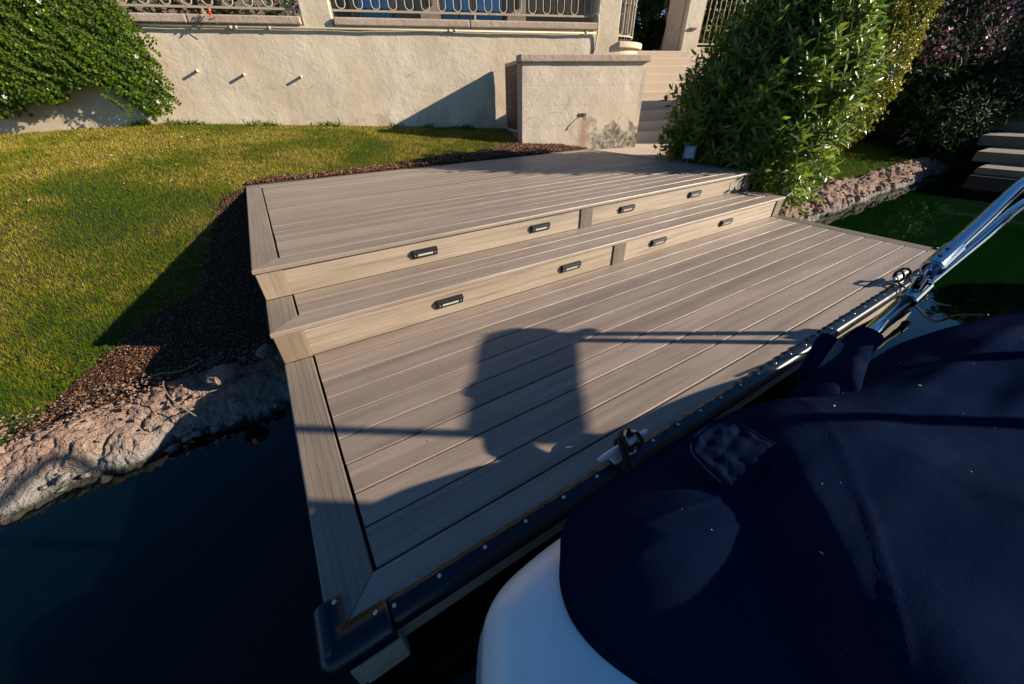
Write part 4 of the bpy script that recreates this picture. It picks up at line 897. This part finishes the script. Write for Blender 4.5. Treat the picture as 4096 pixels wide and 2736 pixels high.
rf = thing('red_flower_stalk', 'red flower drooping over the coping by the vine', 'flower', tuple(Wp(-6.2, 1.03, 2.15)))
MB().tube(smooth_path([Wp(-6.25, 1.3, 2.2), Wp(-6.22, 1.05, 2.2), Wp(-6.2, 1.02, 2.12), Wp(-6.16, 1.03, 2.03)]), 0.004, 5).build('stem', M_BARK, rf)
v = leaf_arrays(np.array([tuple(Wp(-6.2, 1.02, 2.15))]*12) + RNG.normal(size=(12, 3))*0.02, RNG.normal(size=(12, 3)), RNG.normal(size=(12, 3)), np.full(12, 0.045), np.full(12, 0.02), 'round'); np_mesh('petals', v[0], v[1], M_REDP, rf, rnd=v[2])

tag(MB().tube(smooth_path([(-0.62, 1.86, -0.14), (-0.60, 1.76, -0.13), (-0.565, 1.66, -0.16), (-0.50, 1.58, -0.235), (-0.44, 1.53, -0.31)]), 0.0035, 5).build('twig', M_BARK, smooth=True), 'thin bent dry twig lying on the left rock bank', 'twig')
tag(MB().tube(smooth_path([(-0.74, 1.98, -0.17), (-0.66, 1.97, -0.15), (-0.55, 1.93, -0.15), (-0.47, 1.95, -0.14)]), 0.005, 5).build('twig', M_BARK, smooth=True), 'short stick at the edge of the mulch above the left bank', 'twig')
# weeds at the foot of the wall
k = 260; U = RNG.uniform(-8.5, -2.2, k); U = U[np.array([noise.noise(Vector((u*1.9, 0, 8))) > 0.05 for u in U])]; k = len(U)
B = np.array([tuple(Wp(u, 1.10-random.random()*0.05, 0)) for u in U]); B[:, 2] = gz_fast(B[:, 0], B[:, 1]) + 0.01; B = np.repeat(B, 5, 0) + RNG.normal(size=(k*5, 3))*0.015
v = leaf_arrays(B, unit(RNG.normal(size=(k*5, 3))*[1, 1, .4] + [0, 0, 0.9]), RNG.normal(size=(k*5, 3)), RNG.uniform(0.03, 0.10, k*5), RNG.uniform(0.008, 0.02, k*5), 'lance'); tag(np_mesh('wall_foot_weeds', v[0], v[1], M_VINE, rnd=v[2]*0.7, kind='stuff'), 'small weeds along the foot of the cream wall', 'weeds')
# specks of litter on the dock boards
k = 46; X = RNG.uniform(0.1, W-0.1, k); Y = RNG.uniform(0.1, 4.4, k); Z = np.where(Y > R2+0.02, H2, np.where(Y > R1+0.02, H1, 0.0)) + 0.004; B = np.stack([X, Y, Z], 1); sz = RNG.uniform(0.004, 0.016, k)
v = leaf_arrays(B, RNG.normal(size=(k, 3))*[1, 1, .05], np.tile([0, 0, 1.0], (k, 1)), sz, sz*0.4, 'round', 0.3, 0); tag(np_mesh('deck_litter', v[0], v[1], M_DRYLEAF, rnd=v[2], kind='stuff'), 'tiny dry leaf bits scattered on the dock boards', 'litter')

# rubble set into the left bank and gravel on its shoulder
def rubble(n, x0, x1, d0, d1, s0, s1, dz):
    X = RNG.uniform(x0, x1, n); D = RNG.uniform(d0, d1, n); Y = lerp_pts(X, SHORE) + D; q = np.clip((D+0.03)/0.46, 0, 1); Z = -0.38 + 0.195*(1-(1-np.minimum(1, q*1.25))**2.2) + dz
    base = np.array([(1, 0, 0), (-1, 0, 0), (0, 1, 0), (0, -1, 0), (0, 0, 0.8), (0, 0, -0.8), (.6, .6, .4), (-.6, .6, .4), (-.6, -.6, .4), (.6, -.6, .4)])
    F0 = np.array([(0, 6, 9), (0, 2, 6), (2, 7, 6), (2, 1, 7), (1, 8, 7), (1, 3, 8), (3, 9, 8), (3, 0, 9), (6, 4, 9), (6, 7, 4), (7, 8, 4), (8, 9, 4), (0, 5, 2), (2, 5, 1), (1, 5, 3), (3, 5, 0)])
    sc = RNG.uniform(s0, s1, n)*RNG.uniform(0.5, 1, n); V = base[None]*RNG.uniform(0.65, 1.25, (n, 10, 1))*sc[:, None, None]*RNG.uniform(0.6, 1.3, (n, 1, 3)); a = RNG.uniform(0, 6.28, n); c_, s_ = np.cos(a)[:, None], np.sin(a)[:, None]
    V = np.stack([V[:, :, 0]*c_ - V[:, :, 1]*s_, V[:, :, 0]*s_ + V[:, :, 1]*c_, V[:, :, 2]], 2) + np.stack([X, Y, Z], 1)[:, None, :]
    return V.reshape(-1, 3), (F0[None] + (np.arange(n)*10)[:, None, None]).reshape(-1, 3), np.repeat(RNG.random(n), 10)
V, T, R = merge([rubble(240, -2.2, 0.0, 0.02, 0.42, 0.006, 0.022, 0.010), rubble(80, -2.2, 0.0, -0.03, 0.06, 0.015, 0.04, -0.012), rubble(900, -2.2, 0.0, 0.25, 0.5, 0.004, 0.012, 0.03)])
tag(np_mesh('bank_rubble', V, T, M_ROCK, rnd=R, kind='stuff'), 'loose rubble and gravel on the left rock bank', 'rubble')
V, T, R = merge([rubble(700, 5.0, 14.0, 0.0, 0.45, 0.015, 0.07, 0.06)]); tag(np_mesh('bank_rubble', V, T, M_ROCK, rnd=R, kind='stuff'), 'loose rubble on the far right rock bank', 'rubble')
far = [(27+random.uniform(-1, 1), y, 1.6+random.uniform(-.3, .6), 2.0, 1.9, 2.3+random.uniform(-.4, .5)) for y in np.arange(-7, 13, 2.0)]  # trees added to keep the white sky reflection off the water
(V, T, R), P, ax, tl = whorl_bush(far, 2600, 0.5, 0.24, 9, shell=0.4); tag(np_mesh('added_tree_line', V, T, M_DKLEAF, rnd=R, kind='stuff'), 'distant dark trees added beyond the neighbouring dock to darken the water reflection', 'trees')

# ------------------------------------------------------------------ moored boat
HULL = [(6.6, -0.92), (5, -0.72), (4, -0.60), (3.1, -0.47), (2.4, -0.33), (1.9, -0.29), (1.55, -0.262), (1.3, -0.20), (1.0, -0.165), (0.8, -0.15), (0.65, -0.144), (0.52, -0.147), (0.41, -0.16), (0.347, -0.19), (0.309, -0.241), (0.281, -0.294), (0.262, -0.36), (0.245, -0.45), (0.235, -0.6), (0.23, -0.9), (0.235, -1.3), (0.25, -1.6), (0.285, -1.8), (0.36, -1.93), (0.5, -2.0), (0.8, -2.05), (2, -2.15), (4, -2.3), (6.6, -2.42)]
COVER = [(6.5, -0.95), (5, -0.76), (4, -0.63), (3.1, -0.49), (2.4, -0.315), (1.95, -0.285), (1.62, -0.262), (1.45, -0.225), (1.32, -0.185), (1.07, -0.170), (0.8, -0.160), (0.70, -0.158), (0.64, -0.163), (0.58, -0.185), (0.54, -0.227), (0.505, -0.27), (0.487, -0.318), (0.487, -0.36), (0.50, -0.41), (0.535, -0.48), (0.62, -0.62), (0.68, -0.85), (0.70, -1.05), (0.66, -1.3), (0.58, -1.55), (0.52, -1.75), (0.55, -1.9), (0.7, -1.98), (1.2, -2.03), (4, -2.26), (6.5, -2.36)]
def dense(pts, n=6):
    return [(p.x, p.y) for p in smooth_path([(x, y, 0) for x, y in pts], n)]
def inset(poly, k):
    c = np.array(poly); t = np.gradient(c, axis=0); t = unit(t); nrm = np.stack([-t[:, 1], t[:, 0]], 1)     # outline runs clockwise from the dock side: interior to the left
    return c + nrm*k
boat = thing('boat', 'white fibreglass boat with a rounded corner moored beside the dock', 'boat', (3.0, -1.2, -0.38))
ho = dense(HULL); rings = []
for z, k in ((-0.62, 0.16), (-0.40, 0.07), (-0.10, 0.016), (0.06, 0.0), (0.150, 0.0), (0.195, 0.010), (0.225, 0.028), (0.250, 0.05), (0.264, 0.075)):
    p = inset(ho, k); rings.append([(x, y, z) for x, y in p])
hs_ = inset(ho, 0.075)
for f, z in ((0.06, 0.282), (0.14, 0.290), (0.3, 0.292), (0.6, 0.292)):
    rings.append([(x+(min(max(x, 1.2), 5.6)-x)*f, y+(-1.12-0.08*(x-1)-y)*f, z) for x, y in hs_])
mb = MB(); mb.loft(rings, cap=True); mb.build('hull', M_GEL, boat, smooth=True)
rr = inset(ho, -0.004)
MB().tube([(x, y, 0.045) for x, y in rr], 0.014, 8).build('rub_rail', M_RUB, boat, smooth=True)

co = np.array(dense(COVER, 10)); seg_a = co; seg_b = np.roll(co, -1, 0)
def edge_dist(x, y):
    p = np.array([x, y]); ab = seg_b-seg_a; t = np.clip(((p-seg_a)*ab).sum(1)/np.maximum((ab**2).sum(1), 1e-12), 0, 1)
    return float(np.sqrt((((seg_a+ab*t[:, None])-p)**2).sum(1).min()))
def sstep(a, b, x):
    t = min(1, max(0, (x-a)/(b-a))); return t*t*(3-2*t)
def cover_z(x, y, d=None):
    if d is None: d = edge_dist(x, y)
    ze = float(np.interp(x, [0.5, 1.2, 1.7, 2.2, 3.5], [0.296, 0.300, 0.245, 0.225, 0.23]))
    e = -0.7*x + 0.7*y
    h = ze + 0.105*(1-math.exp(-d/0.10)) + 0.15*(1-math.exp(-d/0.6))
    h += 0.048*sstep(0.925, 0.995, -e)*(1-math.exp(-d/0.08))
    h += 0.035*sstep(0.52, 0.75, -y)*(1-sstep(0.78, 1.0, x))*(1-math.exp(-d/0.08))  # hump added near the bow to keep the hull in shade
    k = 1-math.exp(-d/0.06)
    h += k*(0.010*noise.noise(Vector((x*1.3, y*7, 1))) + 0.012*noise.noise(Vector((x*2.6+y*1.5, y*2.6, 4))) + 0.004*noise.noise(Vector((x*3, y*17, 2))))
    h += k*(0.010*math.sin(9*x+3*noise.noise(Vector((x*2, y*2, 9))))*math.exp(-((y+0.40+0.12*(x-1.2))/0.10)**2)*sstep(1.2, 1.6, x) + 0.007*abs(noise.noise(Vector((x*4.5+y*3, y*4.5-x*2, 6)))))
    h += 0.0035*math.exp(-((0.55*x-0.83*y-0.98)/0.006)**2)*k + 0.0035*math.exp(-((0.3*x+0.95*y+0.09)/0.005)**2)*k*sstep(1.0, 0.8, x)
    h += k*0.014*math.exp(-((y+0.46+0.10*(x-1.6))/0.035)**2)*sstep(1.4, 1.9, x) + k*0.012*math.exp(-((y+0.62+0.05*(x-1.6))/0.03)**2)*sstep(1.3, 1.8, x)
    return h
cov = thing('boat_cover', 'dark navy canvas cover stretched over the boat', 'boat cover', (2.5, -1.2, 0.3))
A_, B_ = Vector((1.25, -1.02)), Vector((5.4, -1.62)); ab = B_-A_
sp = []
for x, y in co:
    t = max(0, min(1, (Vector((x, y))-A_).dot(ab)/ab.length_squared)); q = A_+ab*t; sp.append((q.x, q.y))
n = len(co); fr = [0.0, 0.004, 0.012, 0.022, 0.034, 0.05, 0.065, 0.08, 0.1] + list(np.linspace(0.115, 0.6, 60))+list(np.linspace(0.62, 1.0, 14)); rings = []
tan = unit(np.gradient(co, axis=0)); nrm = np.stack([-tan[:, 1], tan[:, 0]], 1)
for k, dz in ((-0.010, -0.10), (-0.011, -0.05), (-0.008, -0.012), (-0.003, 0.003)): rings.append([(x+nx_*k, y+ny_*k, cover_z(x, y, 0)+dz*min(1.0, max(0.08, (x-0.60)*1.2 if y > -0.5 else 0.08))) for (x, y), (nx_, ny_) in zip(co, nrm)])
for f in fr:
    R_ = []
    for (x, y), (sx_, sy_) in zip(co, sp):
        X = x+(sx_-x)*f; Y = y+(sy_-y)*f; R_.append((X, Y, cover_z(X, Y, edge_dist(X, Y) if f > 0 else 0)+0.004))
    rings.append(R_)
mb = MB(); mb.loft(rings, cap=False); mb.build('canvas', M_CANVAS, cov, smooth=True)
MB().tube([(x, y, cover_z(x, y, 0)+0.004) for x, y in co[50:270]], 0.0055, 6).build('hem', M_CANVAS, cov, smooth=True)
# quilted flap sewn on the cover
fl = [(0.901, -0.241), (0.919, -0.234), (0.946, -0.232), (0.978, -0.233), (1.006, -0.238), (1.026, -0.252), (1.032, -0.287), (1.035, -0.332), (1.033, -0.373), (0.954, -0.375), (0.873, -0.375), (0.871, -0.336), (0.877, -0.287), (0.885, -0.257)]
fo = np.array([(p.x, p.y) for p in smooth_path([(x, y, 0) for x, y in fl+fl[:1]], 5)][:-1]); fc = fo.mean(0); rings = []
def quilt(x, y): return 0.003 + 0.0055*noise.noise(Vector((x*48, y*30, 0))) + 0.0030*abs(math.sin((y-0.1*x)*88)) + 0.002*noise.noise(Vector((x*110, y*70, 3)))
def flap_z(x, y): return 0.462 + 0.20*(x-0.98)
for f in (0.0, 0.02, 0.05, 0.09, 0.15, 0.22, 0.3, 0.4, 0.5, 0.6, 0.7, 0.8, 0.9, 0.97):
    rings.append([(p[0]+(fc[0]-p[0])*f, p[1]+(fc[1]-p[1])*f, flap_z(*(p+(fc-p)*f)) + (quilt(p[0]+(fc[0]-p[0])*f, p[1]+(fc[1]-p[1])*f)*min(1, f*8))) for p in fo])
mb = MB(); mb.loft(rings, cap=True); flap = mb.build('flap', M_CANVAS, cov, smooth=True)
MB().tube([(x, y, flap_z(x, y)+0.001) for x, y in list(fo)+[tuple(fo[0])]], 0.0042, 6).build('piping', M_CANVAS, flap, smooth=True)
sk = [[(x, y, flap_z(x, y)-0.001) for x, y in fo], [(fc[0]+(x-fc[0])*0.94, fc[1]+(y-fc[1])*0.94, cover_z(x, y)-0.01) for x, y in fo]]
MB().loft(sk[::-1], cap=False).build('gusset', M_CANVAS, flap, smooth=True)
# sleeve around the tube foot
def sleeve():
    ax0, ax1 = Vector((1.44, -0.30, 0.345)), Vector((1.735, -0.287, 0.488)); d = (ax1-ax0).normalized(); s = d.cross(Vector((0, 0, 1))).normalized(); u = s.cross(d); rg = []
    for k in range(15):
        t = k/14; c = ax0.lerp(ax1, t); r = 0.046*(1-t)+0.036*t; r *= 1+0.10*math.sin(t*9); ring = []
        for i in range(22):
            a = 2*math.pi*i/22; w = 1+0.16*noise.noise(Vector((math.cos(a)*2, math.sin(a)*2, t*5)))+0.10*math.sin(3*a+t*6)*(1-t)
            ring.append(c + (s*math.cos(a)*1.05 + u*math.sin(a)*0.85)*r*w)
        rg.append(ring)
    return MB().loft(rg, cap=True)
slv = sleeve().build('sleeve', M_CANVAS, cov, smooth=True)
def sheet(c4, nu, nv, bulge, name, mat, parent, th=0.004, nzs=30, amp=0.004):
    a, b, c, d = [Vector(p) for p in c4]; nn = ((b-a).cross(d-a)).normalized(); top = []; bot = []
    for j in range(nv+1):
        for i in range(nu+1):
            s, t = i/nu, j/nv; p = a.lerp(b, s).lerp(d.lerp(c, s), t); q = nn*(bulge*math.sin(s*math.pi)*math.sin(t*math.pi) + amp*noise.noise(p*nzs)); top.append(p+q+nn*th); bot.append(p+q)
    r = nu+1; m = len(top); fs = [(j*r+i, j*r+i+1, (j+1)*r+i+1, (j+1)*r+i) for j in range(nv) for i in range(nu)]
    fs += [tuple(m+k for k in f[::-1]) for f in fs]
    edge = [i for i in range(nu+1)] + [j*r+nu for j in range(1, nv+1)] + [nv*r+i for i in range(nu-1, -1, -1)] + [j*r for j in range(nv-1, 0, -1)]
    for k in range(len(edge)): x_, y_ = edge[k], edge[(k+1) % len(edge)]; fs.append((y_, x_, m+x_, m+y_))
    return MB().add(top+bot, fs).build(name, mat, parent, smooth=True)
wing = sheet([(1.48, -0.236, 0.392), (1.50, -0.266, 0.360), (1.67, -0.236, 0.458), (1.66, -0.198, 0.462)], 8, 10, 0.010, 'wing', M_CANVAS, slv)
MB().tube(smooth_path([(1.50, -0.266, 0.362), (1.48, -0.236, 0.394), (1.57, -0.212, 0.432), (1.66, -0.198, 0.464), (1.67, -0.236, 0.462)]), 0.0065, 6).build('piping', M_CANVAS, slv, smooth=True)
sheet([(1.478, -0.263, 0.358), (1.478, -0.290, 0.360), (1.64, -0.268, 0.472), (1.64, -0.243, 0.474)], 3, 16, 0.004, 'hook_strip', M_VELCRO, slv, 0.003, 60, 0.003)
sheet([(1.475, -0.288, 0.352), (1.485, -0.392, 0.372), (1.67, -0.322, 0.487), (1.64, -0.266, 0.467)], 14, 14, 0.03, 'fold', M_CANVAS, slv, 0.004, 24, 0.014)
sheet([(3.15, -0.50, 0.27), (3.45, -0.53, 0.27), (3.55, -0.56, 0.46), (3.42, -0.60, 0.50)], 8, 8, 0.03, 'side_flap', M_CANVAS, cov)
# bits of leaf litter on the canvas
k = 34; X = RNG.uniform(0.6, 2.3, k); Y = RNG.uniform(-0.85, -0.3, k); X = np.maximum(X, 0.75); B = np.array([(x, y, cover_z(x, y)+0.007) for x, y in zip(X, Y)]); sz = RNG.choice([0.002, 0.0025, 0.003, 0.003, 0.008], k)
v = leaf_arrays(B, RNG.normal(size=(k, 3))*[1, 1, .1], np.tile([0, 0, 1.0], (k, 1)), sz, sz*0.5, 'round', 0.4); tag(np_mesh('cover_litter', v[0], v[1], M_TAN, rnd=v[2], kind='stuff'), 'tiny pale leaf bits and specks scattered on the boat cover', 'litter')

# ------------------------------------------------------------------ folding tower of steel tubes with an unseen canopy shaped for its shadow
tw = thing('boat_tower', 'folding tower of polished steel tubes rising from the boat cover', 'boat tower', (1.66, -0.285, 0.45))
Y0 = -0.285
MB().tube([(1.63, Y0, 0.447), (1.66, Y0, 0.455), (2.09, Y0, 0.562)], 0.0235, 18).build('tube', M_STEEL, tw, smooth=True)
MB().tube(smooth_path([(2.05, Y0, 0.553), (2.5, -0.297, 0.648), (2.93, -0.31, 0.737), (3.2, -0.38, 0.80), (3.26, -0.46, 0.86), (3.26, -0.52, 0.93)]), 0.0205, 18).build('tube', M_STEEL, tw, smooth=True)
MB().tube(smooth_path([(2.07, Y0, 0.642), (2.4, Y0, 0.732), (2.758, Y0, 0.829), (2.98, -0.33, 0.875), (3.12, -0.42, 0.91), (3.22, -0.52, 0.95)]), 0.0225, 18).build('tube', M_STEEL, tw, smooth=True)
j = MB(); j.tube([(2.055, Y0, 0.637), (2.062, Y0, 0.639), (2.20, Y0, 0.677), (2.207, Y0, 0.679)], [0.025, 0.030, 0.030, 0.026], 18)
jo = j.build('end_fitting', M_STEEL, tw, smooth=False, bevel=0.002)
for t_ in (0.035, 0.085): MB().tube([(2.062+t_-0.006, Y0+0.004, 0.64+t_*0.27+0.024), (2.062+t_-0.0072, Y0+0.004, 0.64+t_*0.27+0.0315)], 0.0065, 8).build('set_screw', M_BLACKP, jo)
j = MB(); j.tube([(1.985, Y0, 0.535), (2.10, Y0, 0.565)], 0.029, 18); cl = j.build('clamp', M_STEEL, tw, bevel=0.002)
MB().box(2.015, 2.075, Y0-0.018, Y0-0.007, 0.56, 0.618).build('fork_plate', M_STEEL, tw, bevel=0.005)
MB().box(2.015, 2.075, Y0+0.007, Y0+0.018, 0.56, 0.618).build('fork_plate', M_STEEL, tw, bevel=0.005)
MB().box(2.028, 2.085, Y0-0.0055, Y0+0.0055, 0.585, 0.645).build('hinge_tongue', M_STEEL, tw, bevel=0.004)
MB().tube([(2.045, Y0-0.026, 0.598), (2.045, Y0+0.026, 0.598)], 0.009, 10).build('hinge_pin', M_STEEL, tw, smooth=True)
for a, b in (((3.50, -0.56, 0.2), (3.34, -0.54, 0.98)), ((3.30, -0.56, 0.2), (3.28, -0.57, 0.95)), ((2.62, -0.96, 0.40), (2.62, -0.97, 1.55)), ((2.46, -1.27, 0.45), (2.46, -1.26, 1.5)), ((2.62, -0.97, 1.55), (2.46, -1.26, 1.5))):  # unseen tubes added to cast the bar shadows on the dock
    MB().tube([a, b], 0.022, 12).build('tube', M_STEEL, tw, smooth=True)
rc = MB(); rings = []  # unseen canopy, outline shaped to cast the block shadow
for k in range(15):
    t = k/14; c = Vector((3.27, -0.43, 0.975)).lerp(Vector((3.13, -1.36, 1.10)), t); e_ = 0.55 if k in (0, 14) else 1.0
    hz = e_*float(np.interp(t, [0, 0.2, 1], [0.096, 0.122, 0.150])); hb = e_*float(np.interp(t, [0, 0.18, 0.58, 1], [0.088, 0.100, 0.078, 0.062])); hx = 0.05*e_
    rings.append([(c.x+hx*math.cos(a), c.y, c.z+(hz if math.sin(a) > 0 else hb)*math.copysign(abs(math.sin(a))**0.7, math.sin(a))) for a in np.linspace(0, 2*math.pi, 18, endpoint=False)])
rc.loft(rings); tag(rc.build('shadow_canopy', M_CANVAS, smooth=True), 'unseen navy canopy shaped to cast the block shadow on the dock', 'canopy')
